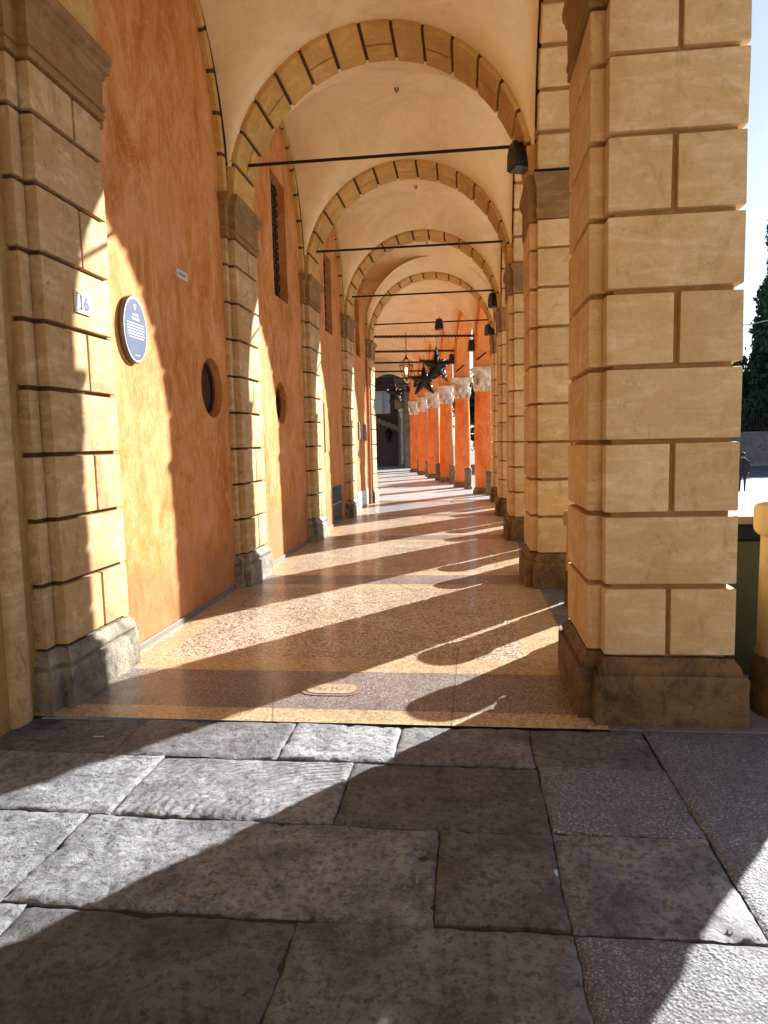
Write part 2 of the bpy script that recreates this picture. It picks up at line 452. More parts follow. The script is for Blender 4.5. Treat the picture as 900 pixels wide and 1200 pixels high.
# pilasters (left wall)
bm = bmesh.new()
XB = -2.64
for k in range(len(joints)-1):
    z0, z1 = joints[k], joints[k+1]; g = .014
    if k % 2 == 0:
        ym = .06
        box(bm, XB-.04, XLf, -.42, ym-g*.8, z0+g, z1-g, .012, 2, .002)
        box(bm, XB-.04, XLf, ym+g*.8, .42, z0+g, z1-g, .012, 2, .002)
    else:
        box(bm, XB-.04, XLf, -.42, .42, z0+g, z1-g, .012, 2, .002)
    box(bm, XW-.05, XB, -.535, -.43, z0+g, z1-g, .010, 2, .002)
    box(bm, XW-.05, XB, .43, .535, z0+g, z1-g, .010, 2, .002)
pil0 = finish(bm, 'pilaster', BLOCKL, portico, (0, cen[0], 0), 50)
bm = bmesh.new()
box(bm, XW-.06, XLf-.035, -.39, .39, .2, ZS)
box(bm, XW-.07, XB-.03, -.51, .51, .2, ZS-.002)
coreL0 = finish(bm, 'joint_core', JOINT_DARK, pil0, None, 0)
planL = [Vector(p) for p in [(XW-.05, -.535), (XB, -.535), (XB, -.42), (XLf, -.42), (XLf, .42), (XB, .42), (XB, .535), (XW-.05, .535)]]
bm = bmesh.new()
sweep(bm, planL, [(-.02, .045), (.25, .045), (.262, .04), (.27, .018), (.30, .035), (.325, .03), (.345, .008), (.385, -.004)])
worn(bm, .006)
plinthL0 = finish(bm, 'plinth', PLINTHL, pil0, None, 35)
bm = bmesh.new()
sweep(bm, planL, [(z, o*.8) for z, o in capprof])
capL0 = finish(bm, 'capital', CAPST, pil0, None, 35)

# ------------------------------------------------------------------ arches
def arch(bm, cx, a, h, zc, t_in, t_out, u0, u1, n, plane, split=None, g=.014, t0=0.0, t1=math.pi, bev=.010, first=0):
    """ring of wedge blocks along a half ellipse. plane 'x': ellipse in XZ, depth along Y; 'y': ellipse in YZ, depth along X"""
    def pt(t, o, u):
        # outward normal of the ellipse
        px, pz = a*math.cos(t), h*math.sin(t)
        nx, nz = math.cos(t)/a, math.sin(t)/h
        l = math.hypot(nx, nz); nx /= l; nz /= l
        q, z = cx+px+nx*o, zc+pz+nz*o
        return (q, u, z) if plane == 'x' else (u, q, z)
    for i in range(n):
        s0 = t0+(t1-t0)*i/n; s1 = t0+(t1-t0)*(i+1)/n
        r = (a+h)/2
        gg = g/r
        spans = [(u0, u1)]
        if split is not None and (i+first) % 2 == 0:
            um = u0+(u1-u0)*split
            spans = [(u0, um-g*.95), (um+g*.95, u1)]
        for ua, ub in spans:
            m = 5
            ts = [s0+gg+(s1-s0-2*gg)*j/(m-1) for j in range(m)]
            rings = [[bm.verts.new(pt(t, t_in, ua)), bm.verts.new(pt(t, t_in, ub)), bm.verts.new(pt(t, t_out, ub)), bm.verts.new(pt(t, t_out, ua))] for t in ts]
            long_e = []
            for A, B in zip(rings, rings[1:]):
                for q in range(4):
                    bm.faces.new((A[q], A[(q+1) % 4], B[(q+1) % 4], B[q]))
            bm.faces.new(rings[0][::-1]); bm.faces.new(rings[-1])
            if bev:
                es = set()
                for A, B in zip(rings, rings[1:]):
                    for q in (0, 1): es.add(bm.edges.get((A[q], B[q])))
                for Q in (rings[0], rings[-1]):
                    for q in (0, 1, 3): es.add(bm.edges.get((Q[q], Q[(q+1) % 4])))
                es.discard(None)
                bmesh.ops.bevel(bm, geom=list(es), offset=bev, segments=1, affect='EDGES', clamp_overlap=True)

def ring(bm, cx, a, h, zc, t_in, t_out, u0, u1, plane, n=48, t0=0.0, t1=math.pi):
    arch(bm, cx, a, h, zc, t_in, t_out, u0, u1, 1, plane, None, 0, t0, t1, 0) if False else None
    def pt(t, o, u):
        px, pz = a*math.cos(t), h*math.sin(t)
        nx, nz = math.cos(t)/a, math.sin(t)/h
        l = math.hypot(nx, nz)
        q, z = cx+px+nx/l*o, zc+pz+nz/l*o
        return (q, u, z) if plane == 'x' else (u, q, z)
    rings = []
    for j in range(n+1):
        t = t0+(t1-t0)*j/n
        rings.append([bm.verts.new(pt(t, t_in, u0)), bm.verts.new(pt(t, t_in, u1)), bm.verts.new(pt(t, t_out, u1)), bm.verts.new(pt(t, t_out, u0))])
    for A, B in zip(rings, rings[1:]):
        for q in range(4): bm.faces.new((A[q], A[(q+1) % 4], B[(q+1) % 4], B[q]))
    bm.faces.new(rings[0][::-1]); bm.faces.new(rings[-1])

bm = bmesh.new()
arch(bm, XC, RAD, RISE, ZS, 0, .14, -.37, .37, 15, 'x', .52, .019, bev=.009, first=1)
tarch0 = finish(bm, 'transverse_arch', BLOCK2, portico, (0, cen[0], 0), 40)
bm = bmesh.new()
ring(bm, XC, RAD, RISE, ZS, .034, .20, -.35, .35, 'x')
tring0 = finish(bm, 'arch_joint_core', JOINT_DARK, tarch0, None, 40)
bm = bmesh.new()
arch(bm, 0, LA, LH, ZS, 0, .16, XI, XO, 15, 'y', .5, .016, bev=.012)
larch0 = finish(bm, 'street_arch', BLOCK, portico, (0, cen[0]+P/2, 0), 40)
bm = bmesh.new()
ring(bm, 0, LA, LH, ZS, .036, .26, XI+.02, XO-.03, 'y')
lring0 = finish(bm, 'arch_joint_core', JOINT_BROWN, larch0, None, 40)
bm = bmesh.new()
arch(bm, 0, 1.35, 1.96, ZS, 0, .10, XW-.04, XB+.012, 15, 'y', None, .018, bev=.007)
warch0 = finish(bm, 'wall_arch', BLOCK2, portico, (0, cen[0]+P/2, 0), 40)
bm = bmesh.new()
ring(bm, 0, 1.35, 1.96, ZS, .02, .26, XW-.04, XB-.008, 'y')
wring0 = finish(bm, 'arch_joint_core', JOINT_DARK, warch0, None, 40)

# vault of one bay: softly groined, doming up to its crown
def vault_mesh(bm, x0, x1, hy, tr, lr, zs, p=7, N=44, M=44):
    cx, hx = (x0+x1)/2, (x1-x0)/2
    V = []
    for i in range(N+1):
        u = math.sin(math.pi*(i/N-.5))
        row = []
        for j in range(M+1):
            v = math.sin(math.pi*(j/M-.5))
            Tz = tr*math.sqrt(max(0, 1-u*u)); Lz = lr*math.sqrt(max(0, 1-v*v))
            z = (Tz**p+Lz**p)**(1/p)
            row.append(bm.verts.new((cx+hx*u, hy*v, zs+z)))
        V.append(row)
    for i in range(N):
        for j in range(M): bm.faces.new((V[i][j], V[i+1][j], V[i+1][j+1], V[i][j+1]))
bm = bmesh.new()
vault_mesh(bm, XC-RAD-.06, XC+RAD+.06, P/2-.345, RISE+.055, 2.03, ZS)
vault0 = finish(bm, 'vault', PEACH, portico, (0, cen[0]+P/2, 0), 60)
# iron hook hanging at the crown
bm = bmesh.new()
tube(bm, [(XC, 0, 6.64), (XC, 0, 6.56), (XC+.03, 0, 6.50), (XC+.05, 0, 6.53), (XC+.04, 0, 6.57)], .011, 6)
hook0 = finish(bm, 'ceiling_hook', IRON, portico, (0, cen[0]+P/2, 0))

bm = bmesh.new()
tube(bm, [(XLf-.01, 0, 4.93), (XRf+.03, 0, 4.93)], .019, 8)
rod0 = finish(bm, 'tie_rod', IRON, portico, (0, cen[0]+.0, 0))

for k in range(1, len(cen)):
    loc = (0, cen[k], 0)
    for src, subs in ((pier0, (plinthR0, capR0, coreR0)), (pil0, (plinthL0, capL0, coreL0)), (tarch0, (tring0,)), (rod0, ())):
        c = inst(src, portico, loc)
        for s_ in subs: inst(s_, c)
    if k < len(cen)-1:
        for src, sub in ((larch0, lring0), (warch0, wring0), (vault0, None), (hook0, None)):
            c = inst(src, portico, (0, cen[k]+P/2, 0))
            if sub: inst(sub, c)

for y_ in BACK:
    for src, subs in ((pier0, (plinthR0, capR0, coreR0)), (pil0, (plinthL0, capL0, coreL0)), (tarch0, (tring0,))):
        c = inst(src, portico, (0, y_, 0))
        for s_ in subs: inst(s_, c)
    for src, sub in ((larch0, lring0), (warch0, wring0), (vault0, None)):
        c = inst(src, portico, (0, y_+P/2, 0))
        if sub: inst(sub, c)
# outer wall above the street arches and roof
def ell(cx, a, h, zc, n=28, rev=False):
    L = [(cx+a*math.cos(math.pi*(1-i/n)), zc+h*math.sin(math.pi*(1-i/n))) for i in range(n+1)]
    return L[::-1] if rev else L
ya, yb = BACK[1]-.46, cen[-1]+.46
out = [(ya, ZS+.002)]
for k in range(-2, len(cen)-1): out += ell(cen[0]+P*k+P/2, LA+.05, LH+.05, ZS+.002)
out += [(yb, ZS+.002), (yb, 9.0), (ya, 9.0)]
plate('upper_wall', [out], XO-XI-.10, BLOCK2, portico, T((XI+XO)/2, 0, 0) @ M_YZ)
bm = bmesh.new()
box(bm, -3.2, 1.7, ya-.2, yb+.2, 9.02, 9.25)
finish(bm, 'roof', OCHRE_WALL, portico, smooth=0)
# end walls above the first and last transverse arch keep the sky out of the vault backs
def gable(y, name):
    o = [(XW-.3, ZS)] + ell(XC, RAD+.1, RISE+.1, ZS, 40) + [(1.45, ZS), (1.45, 9.0), (XW-.3, 9.0)]
    return plate(name, [o], .1, ORANGE3 if y > 5 else OCHRE_WALL, portico, T(0, y, 0) @ M_XZ)
gable(BACK[1]-.3, 'end_wall'); gable(cen[-1]+.30, 'end_wall')

# left wall with its openings
def circ(cy, cz, r, n=40): return [(cy+r*math.cos(2*math.pi*i/n), cz+r*math.sin(2*math.pi*i/n)) for i in range(n)]
def rect(y0, y1, z0, z1): return [(y0, z0), (y1, z0), (y1, z1), (y0, z1)]
oculi = [(7.31, 2.28, .315), (10.13, 2.27, .30)]
slots = [(9.98, 10.75, 3.80, 5.52), (13.62, 14.36, 3.86, 5.36), (17.40, 18.1, 3.86, 5.3)]
grate = (13.85, 14.93, .04, .82)
niche = (15.15, 15.62, 1.47, 2.40)
holes = [circ(*o) for o in oculi] + [rect(*s) for s in slots] + [rect(*grate), rect(*niche)]
WALL_END = 20.15
plate('painted_wall', [rect(4.21, WALL_END, -.05, 9.0)] + holes, .46, ORANGE, portico, T(XW-.23, 0, 0) @ M_YZ)
bm = bmesh.new()
box(bm, XW-.46, XW-.03, -8, 4.2, -.05, 9.0)
finish(bm, 'yellow_wall', OCHRE_WALL, portico, smooth=0)
# moulded strip between yellow wall and first pilaster
bm = bmesh.new()
pr = [(XW-.04, 3.74), (XW-.012, 3.745), (XW+.01, 3.78), (XW+.016, 3.83), (XW+.01, 3.88), (XW-.01, 3.93), (XW-.05, 3.97)]
pts0 = [bm.verts.new((x, y, 0)) for x, y in pr]; pts1 = [bm.verts.new((x, y, 4.8)) for x, y in pr]
for i in range(len(pr)-1): bm.faces.new((pts0[i], pts0[i+1], pts1[i+1], pts1[i]))
finish(bm, 'door_surround', BLOCKL, portico, smooth=60)

def window(name, shape, hole, depth=.26):
    e = None
    bm = bmesh.new()
    if shape == 'round':
        cy, cz, r = hole
        vs = [bm.verts.new((XW-depth, y, z)) for y, z in circ(cy, cz, r+.01)]
        bm.faces.new(vs)
        pane = finish(bm, name, GLASS, portico, smooth=0)
    else:
        y0, y1, z0, z1 = hole
        vs = [bm.verts.new((XW-depth, y, z)) for y, z in rect(y0-.005, y1+.005, z0-.005, z1+.005)]
        bm.faces.new(vs)
        pane = finish(bm, name, GLASS, portico, smooth=0)
    return pane
for o in oculi:
    w = window('round_window', 'round', o, .11)
    bm = bmesh.new()
    cy, cz, r = o
    n = 36
    for k in range(n):
        a0, a1 = 2*math.pi*k/n, 2*math.pi*(k+1)/n
        def q(a, rr, x): return bm.verts.new((x, cy+rr*math.cos(a), cz+rr*math.sin(a)))
        A = [q(a0, r+.0, XW-.105), q(a0, r-.028, XW-.105), q(a0, r-.028, XW-.085), q(a0, r+.0, XW-.085)]
        B = [q(a1, r+.0, XW-.105), q(a1, r-.028, XW-.105), q(a1, r-.028, XW-.085), q(a1, r+.0, XW-.085)]
        for i in range(4): bm.faces.new((A[i], A[(i+1) % 4], B[(i+1) % 4], B[i]))
    finish(bm, 'frame', WOOD, w, smooth=40)
for s_ in slots:
    w = window('slot_window', 'rect', s_, .33)
    y0, y1, z0, z1 = s_
    bm = bmesh.new()
    for i in range(1, 5):
        y = y0+(y1-y0)*i/5
        tube(bm, [(XW-.12, y, z0), (XW-.12, y, z1)], .011, 6)
    nz = int((z1-z0)/.155)
    for j in range(nz):
        z = z0+(j+.5)*(z1-z0)/nz
        for i in range(5):
            y = y0+(y1-y0)*(i+.5)/5
            rr = .058
            tube(bm, [(XW-.12, y+rr*math.cos(a*.7854), z+rr*math.sin(a*.7854)) for a in range(9)], .009, 5, cap=False)
    finish(bm, 'grille', IRON, w, smooth=60)
w = window('cellar_window', 'rect', grate, .2)
bm = bmesh.new()
y0, y1, z0, z1 = grate
for i in range(1, 9):
    y = y0+(y1-y0)*i/9
    tube(bm, [(XW-.02, y, z0), (XW-.02, y, z1)], .012, 6)
for z in (z0+.02, (z0+z1)/2, z1-.02): box(bm, XW-.032, XW-.008, y0, y1, z-.016, z+.016)
finish(bm, 'grille', flat('grey_iron', (.10, .13, .14), .4, .5), w, smooth=40)
w = window('wall_niche', 'rect', niche, .12)
w.data.materials[0] = WOOD
# skirting along the wall foot
bm = bmesh.new()
for k in range(1, len(cen)-1):
    box(bm, XW-.02, XW+.022, cen[k]+.58, cen[k+1]-.58, -.01, .055, .006, 1)
finish(bm, 'skirting', SKIRT, portico, smooth=30)
# pale tiled dado and corner pipe near the far end of the wall
bm = bmesh.new()
for i in range(4):
    for j in range(2):
        box(bm, XW-.01, XW+.02, 17.0+.5*i, 17.0+.5*i+.49, .02+.22*j, .02+.22*j+.212, .004, 1)
finish(bm, 'dado', flat('pale_blue_tiles', (.42, .50, .55), .3, var=.35, sc=5), portico, smooth=30)
bm = bmesh.new()
tube(bm, [(XW+.06, 19.02, .0), (XW+.06, 19.02, 3.9)], .035, 8)
finish(bm, 'drain_pipe', flat('salmon_pipe', (.50, .20, .10), .6), portico, smooth=60)
bm = bmesh.new()
box(bm, XW-.01, XW+.018, 13.20, 13.25, 1.5, 2.46); box(bm, XW-.012, XW+.016, 13.05, 13.2, 2.42, 2.46)
finish(bm, 'copper_conduit', flat('red_conduit', (.22, .05, .03), .6), portico, smooth=0)

# ------------------------------------------------------------------ floor of the portico
FX = [-3.1, -2.42, .42, .79]
bm = bmesh.new()
def quad(x0, x1, y0, y1, z, mi):
    vs = [bm.verts.new(p) for p in ((x0, y0, z), (x1, y0, z), (x1, y1, z), (x0, y1, z))]
    f = bm.faces.new(vs); f.material_index = mi
def bandrow(y0, y1, mi): quad(-3.1, .79, y0, y1, .004, mi)
c = C0
bandrow(3.95, 4.16, 1)
for k in range(1, len(cen)):
    c = cen[k]
    if k == 1: bandrow(4.16, 4.88, 2); bandrow(4.88, 5.20, 1)
    else: bandrow(c-.52, c-.30, 1); bandrow(c-.30, c+.27, 2); bandrow(c+.27, c+.50, 1)
    ys = 5.20 if k == 1 else c+.50
    if k < len(cen)-1:
        ye = cen[k+1]-.52
        pm = 0 if k < 4 else 3
        quad(-3.1, -2.40, ys, ye, .004, 1); quad(-2.40, .42, ys, ye, .004, pm); quad(.42, .79, ys, ye, .004, 1)
floor = finish(bm, 'terrazzo_floor', [TZ_PANEL, TZ_YEL, TZ_DARK, TZ_GREY], None, smooth=0)
tag(floor, kind='structure')

# oval mosaic inlay in the dark band
inl = empty('floor_inlay', (-.92, 4.51, .004)); tag(inl, 'small pink and cream oval mosaic set in the dark terrazzo band', 'floor inlay')
bm = bmesh.new()
def supere(a, b, n=40, p=3.2): return [(a*math.copysign(abs(math.cos(t))**(2/p), math.cos(t)), b*math.copysign(abs(math.sin(t))**(2/p), math.sin(t))) for t in [2*math.pi*i/n for i in range(n)]]
bm.faces.new([bm.verts.new((x, y, .004)) for x, y in supere(.205, .125)])
finish(bm, 'border', m_terrazzo('pink_mosaic', (.26, .17, .14), [(.32, .21, .17), (.24, .15, .12), (.40, .30, .25)], 90), inl, smooth=0)
bm = bmesh.new()
bm.faces.new([bm.verts.new((x, y, .007)) for x, y in supere(.165, .092)])
for f in bm.faces: f.material_index = 0
for i in range(7):
    x = -.115+i*.038
    pts = [(x+rng.uniform(-.01, .01), -.03+.02*j+rng.uniform(-.004, .004)) for j in range(4)]
    for (xa, ya_), (xb, yb_) in zip(pts, pts[1:]):
        dx = .0045
        bm.faces.new([bm.verts.new(q_) for q_ in ((xa-dx, ya_, .009), (xa+dx, ya_, .009), (xb+dx, yb_, .009), (xb-dx, yb_, .009))]).material_index = 1
finish(bm, 'field', [m_terrazzo('cream_mosaic', (.40, .33, .24), [(.50, .42, .32), (.36, .29, .20), (.58, .51, .40)], 90), flat('dark_mosaic_chips', (.30, .22, .15), .4)], inl, smooth=0)

# edge stones under and between the piers
bm = bmesh.new()
y = 3.95
while y < 21:
    L = rng.uniform(1.1, 1.7)
    box(bm, .792, 1.95, y+.004, y+L-.004, -.3, .003+rng.uniform(-.001, .003), .004, 1)
    y += L
o = finish(bm, 'edge_stones', GREYEDGE, None, smooth=30); tag(o, kind='structure')

# ------------------------------------------------------------------ foreground slabs
slabs = []   # x0,x1,y0,y1,tone,kind
def S(x0, x1, y0, y1, tone, kind): slabs.append((x0, x1, y0, y1, tone, kind))
S(-2.9, -1.96, 3.48, 3.947, .72, 0); S(-1.96, -1.02, 3.48, 3.947, .80, 0); S(-1.02, -.395, 3.48, 3.947, 1.4, 1); S(-.395, .335, 3.47, 3.947, .85, 1); S(.335, .965, 3.5, 3.947, .65, 0)
S(-3.4, -2.62, 2.88, 3.48, .8, 0); S(-2.62, -1.64, 2.88, 3.48, 1.35, 0); S(-1.64, -.60, 2.87, 3.46, 1.4, 2); S(-.60, .34, 2.86, 3.47, .5, 0); S(.34, .975, 2.88, 3.5, 1.15, 3)
S(-2.9, -1.73, 2.245, 2.88, 1.2, 1); S(-1.73, -.13, 2.25, 2.87, 1.2, 1); S(-.13, .335, 2.265, 2.86, .62, 1); S(.335, .965, 2.26, 2.88, 1.0, 1)
S(-2.7, -1.62, 1.55, 2.25, 1.15, 1); S(-1.62, -.605, 1.55, 2.24, .55, 0); S(-.605, .34, 1.5, 2.25, .78, 0); S(.34, 1.02, 1.5, 2.26, 1.05, 3)
S(.97, 2.3, 2.26, 3.95, 1.1, 3); S(1.02, 2.3, .6, 2.26, 1.0, 3)
S(1.55, 2.3, 3.95, 5.0, .9, 3)
for r_ in range(9):
    y1 = 1.5-.68*r_; y0 = y1-.68
    x = -3.0
    while x < 2.3:
        L = rng.uniform(.7, 1.3)
        S(x, min(2.3, x+L), y0, y1, rng.uniform(.4, .6), rng.choice((0, 1))); x += L
for a_, b_ in ((-3.5, -2.9), (-3.6, -3.4)): pass
bm = bmesh.new()
lt = bm.verts.layers.float.new('tone'); lk = bm.verts.layers.float.new('slabkind')
for (x0, x1, y0, y1, tone, kd) in slabs:
    near = y0 > 1.2 and x0 < 1.6
    nx = max(2, int((x1-x0)/(.015 if near else .2))); ny = max(2, int((y1-y0)/(.015 if near else .2)))
    gp = .0035
    seed = Vector((x0*3.1, y0*7.7, 0))
    dz = rng.uniform(-.006, .003); tx, ty = rng.uniform(-.006, .006), rng.uniform(-.006, .006)
    V = []
    for i in range(nx+1):
        row = []
        for j in range(ny+1):
            u, v = i/nx, j/ny
            x = x0+gp+(x1-x0-2*gp)*u; yy = y0+gp+(y1-y0-2*gp)*v
            e = min(x-x0, x1-x, yy-y0, y1-yy)-gp
            # wavy outline
            wob = noise.noise(Vector((x*5, yy*5, x0)))*.007+noise.noise(Vector((x*26, yy*26, y0)))*.005
            if i in (0, nx): x += wob*1.0
            if j in (0, ny): yy += wob*1.0
            z = dz+tx*(u-.5)+ty*(v-.5)
            q3 = Vector((x, yy, 0))
            z += noise.fractal(q3*3.0+seed, .9, 2.1, 7)*(.008 if kd != 3 else .002)
            if kd != 3:
                rg_ = noise.noise(q3*17+seed); z -= max(0, rg_-.22)*(.020 if kd == 1 else .010)
                z -= max(0, noise.noise(q3*6.5+seed)-.30)*.022

            cr = noise.noise(Vector((x*9, yy*9, 3)))
            rnd = .022+.02*max(0, cr)
            if e < rnd: z -= .009*((rnd-e)/rnd)**2
            vv = bm.verts.new((x, yy, z)); vv[lt] = tone; vv[lk] = kd
            row.append(vv)
        V.append(row)
    for i in range(nx):
        for j in range(ny): bm.faces.new((V[i][j], V[i+1][j], V[i+1][j+1], V[i][j+1]))
    # skirts down into the joints
    loop = [V[i][0] for i in range(nx+1)] + [V[nx][j] for j in range(1, ny+1)] + [V[i][ny] for i in range(nx-1, -1, -1)] + [V[0][j] for j in range(ny-1, 0, -1)]
    low = []
    for v in loop:
        q_ = bm.verts.new((v.co.x, v.co.y, -.06)); q_[lt] = tone*.8; q_[lk] = kd; low.append(q_)
    for i in range(len(loop)):
        j = (i+1) % len(loop); bm.faces.new((loop[i], low[i], low[j], loop[j]))
pv = finish(bm, 'stone_pavement', PAVE, None, smooth=50); tag(pv, kind='structure')
bm = bmesh.new()
box(bm, -3.6, 2.31, -6, 3.949, -.3, -.016)
sb = finish(bm, 'joint_dirt', flat('joint_dirt', (.035, .033, .032), .95, sc=40), None, smooth=0); tag(sb, kind='structure')

# ------------------------------------------------------------------ far portico (turns left)
dv = Vector((-.1985, 1, 0)).normalized()
ang = math.atan2(-dv.x, dv.y)
F = empty('columned_portico', (.54, 22.3, 0), ang)
tag(F, 'distant portico with vivid orange round columns, white carved capitals and peach vaults', 'building')
SP = 3.4*math.hypot(1, .1985)
W2 = 3.75
ZS2 = 4.40
colY = [SP*k for k in range(6)]
bm = bmesh.new()
lathe(bm, [(.275, .2), (.285, .6), (.285, 1.5), (.27, 2.6), (.25, 3.14), (.265, 3.17), (.265, 3.2), (.24, 3.21)], 28)
col0 = finish(bm, 'column', ORANGE2, F, (0, 0, 0), 40)
bm = bmesh.new()
lathe(bm, [(.35, 0), (.35, .10), (.335, .115), (.335, .15), (.30, .18), (.30, .205), (.27, .21)], 24)
cb0 = finish(bm, 'base', DARKST, col0, None, 40)
bm = bmesh.new()
# corinthian capital: bell, two rings of leaves, volutes, square abacus
lathe(bm, [(.24, 3.20), (.25, 3.30), (.25, 3.55), (.29, 3.75), (.33, 3.84)], 20)
def leaf(bm, a, z0, z1, r0, out_, w):
    n = 6; prev = None
    for i in range(n+1):
        t = i/n
        r = r0+out_*(t**2)+(.03*math.sin(t*math.pi)); z = z0+(z1-z0)*(t if t < .85 else .85-(t-.85)*1.2)
        ww = w*(1-.75*t**3)*(1+.25*math.sin(t*18))
        ca, sa = math.cos(a), math.sin(a)
        row = [bm.verts.new((ca*r-sa*s*ww, sa*r+ca*s*ww, z-(0 if s == 0 else .02))) for s in (-1, 0, 1)]
        row[1].co += Vector((ca, sa, 0))*.02
        if prev:
            for q in range(2): bm.faces.new((prev[q], prev[q+1], row[q+1], row[q]))
        prev = row
for k in range(8): leaf(bm, k*math.pi/4, 3.20, 3.47, .255, .06, .085)
for k in range(8): leaf(bm, (k+.5)*math.pi/4, 3.32, 3.68, .265, .08, .085)
for k in range(4):
    a = (k+.5)*math.pi/2
    pts = []
    for i in range(14):
        t = i/13*3.6*math.pi/2; rr = .075*(1-i/16)
        pts.append((math.cos(a)*(.36+rr*math.cos(t)), math.sin(a)*(.36+rr*math.cos(t)), 3.74+rr*math.sin(t)))
    tube(bm, pts, .022, 6)
sweep(bm, [Vector(p) for p in ((-.30, -.30), (.30, -.30), (.30, .30), (-.30, .30))], [(3.82, .0), (3.85, .03), (3.88, .03), (3.885, .05), (3.92, .05)])
cc0 = finish(bm, 'capital', CAPW, col0, None, 50)
bm = bmesh.new()
box(bm, -.27, .25, -.22, .22, 3.92, 5.75)
ci0 = finish(bm, 'impost_block', ORANGE3, col0, None, 0)
for k in range(1, 6):
    c = inst(col0, F, (0, colY[k], 0))
    for s_ in (cb0, cc0, ci0): inst(s_, c)
# outer spandrel wall with round arches
la2 = SP/2-.25
out = [(-2.6, ZS2-.45)]
out = [(-2.9, ZS2+.0)]
cs = [-SP/2] + [SP*(k+.5) for k in range(5)]
for cy in cs: out += ell(cy, la2, 1.55, ZS2)
out += [(colY[5]+.25, ZS2), (colY[5]+.25, 8.5), (-2.9, 8.5)]
out[0] = (-2.9, ZS2)
plate('spandrel_wall', [out], .46, ORANGE3, F, M_YZ)
bm = bmesh.new()
vault_mesh(bm, -W2-.1, -.20, SP/2, 2.0, 2.0, ZS2, 9, 36, 36)
v20 = finish(bm, 'groin_vault', PEACH, F, (0, cs[0], 0), 60)
for cy in cs[1:]: inst(v20, F, (0, cy, 0))
bm = bmesh.new()
tube(bm, [(-W2, 0, 4.9), (0, 0, 4.9)], .016, 6)
def helix(bm, x0, x1, z, r, turns, rr, ph=0):
    n = int(turns*8)
    tube(bm, [(x0+(x1-x0)*i/n, r*math.cos(2*math.pi*i/8+ph), z+r*math.sin(2*math.pi*i/8+ph)) for i in range(n+1)], rr, 4)
r20 = finish(bm, 'tie_rod', IRON, F, (0, 0, 0), 60)
for k in range(1, 6): inst(r20, F, (0, colY[k], 0))
# inner wall, roof and end wall
bm = bmesh.new(); box(bm, -W2-.5, -W2, -2.3, colY[5]+3, 0, 8.5)
finish(bm, 'inner_wall', ORANGE, F, smooth=0)
bm = bmesh.new(); box(bm, -W2-.5, .4, -3.2, colY[5]+3.2, 8.5, 8.7)
finish(bm, 'roof', OCHRE_WALL, F, smooth=0)
ye = colY[5]+2.6
plate('end_wall', [[(-W2, 0), (-2.45, 0), (-2.45, 4.3)] + ell(-1.15, 1.3, 1.35, 4.4) + [(.15, 0), (.6, 0), (.6, 8.5), (-W2, 8.5)]], .7, PEACH, F, T(0, ye, 0) @ M_XZ)
bm = bmesh.new()
box(bm, .08, .55, ye-.5, ye+.4, 0, 8.4)
finish(bm, 'corner_pier', m_plaster('stained_ochre', (.16, .12, .05), (.26, .20, .09), (.45, .38, .24)), F, smooth=0)
bm = bmesh.new()
box(bm, -6, 1.5, ye+.36, ye+8, 6.2, 6.5); box(bm, .1, .6, ye+3.6, ye+8, 0, 6.2)
finish(bm, 'passage_roof', DARKST, F, smooth=0)
# floor of the far portico
bm = bmesh.new()
def fq(x0, x1, y0, y1, z, mi):
    vs = [bm.verts.new(p) for p in ((x0, y0, z), (x1, y0, z), (x1, y1, z), (x0, y1, z))]
    bm.faces.new(vs).material_index = mi
fq(-7, 1.9, -4.5, -2.42, .0035, 1)
fq(-9, .6, -2.42, ye+20, .0025, 0)
o = finish(bm, 'pale_floor', [TZ_PALE, TZ_GREY], None, smooth=0); o.location = F.location; o.rotation_euler = F.rotation_euler
tag(o, kind='structure')

Minv = Matrix.Rotation(ang, 4, 'Z')
def FP(x, y, z): return Vector((.54, 22.3, 0)) + (Minv @ Vector((x, y, z)))

# garlands wound round the tie rods
gl = ['nearest', 'second', 'third', 'fourth', 'fifth', 'farthest']
bm = bmesh.new()
helix(bm, -W2, -.2, 4.9, .035, 34, .017); helix(bm, -W2, -.2, 4.9, .035, 34, .012, 2.2)
g0 = finish(bm, 'light_garland', IRON, None, FP(0, 0, 0), 60); g0.rotation_euler = (0, 0, ang)
for k in range(6):
    g = g0 if k == 0 else inst(g0, None, FP(0, colY[k], 0))
    tag(g, f'dark garland wound round the {gl[k]} tie rod between the orange columns and the inner wall', 'garland', 'garlands on the tie rods of the orange portico')

# hanging stars
def make_star(r=.58):
    bm = bmesh.new()
    n = 5
    outer = []
    front = bm.verts.new((0, -.13, 0)); back = bm.verts.new((0, .13, 0))
    for i in range(10):
        a = math.pi/2+i*math.pi/5; rr = r if i % 2 == 0 else r*.35
        outer.append(bm.verts.new((rr*math.cos(a), 0, rr*math.sin(a))))
    for i in range(10):
        bm.faces.new((outer[i], outer[(i+1) % 10], front)); bm.faces.new((outer[(i+1) % 10], outer[i], back))
    return bm
def rough_wire(bm, r):
    for i in range(5):
        a = math.pi/2+i*2*math.pi/5; b = math.pi/2+((i+.5))*2*math.pi/5; c = math.pi/2+((i-.5))*2*math.pi/5
        P0 = Vector((r*math.cos(a), 0, r*math.sin(a)))
        for q in (b, c):
            Q = Vector((r*.4*math.cos(q), 0, r*.4*math.sin(q)))
            pts = []
            for j in range(19):
                t = j/18; p = P0.lerp(Q, t)
                pts.append(p+Vector((math.cos(j*2.1)*.028, math.sin(j*1.7)*.04, math.sin(j*2.1)*.028)))
            tube(bm, pts, .016, 4)
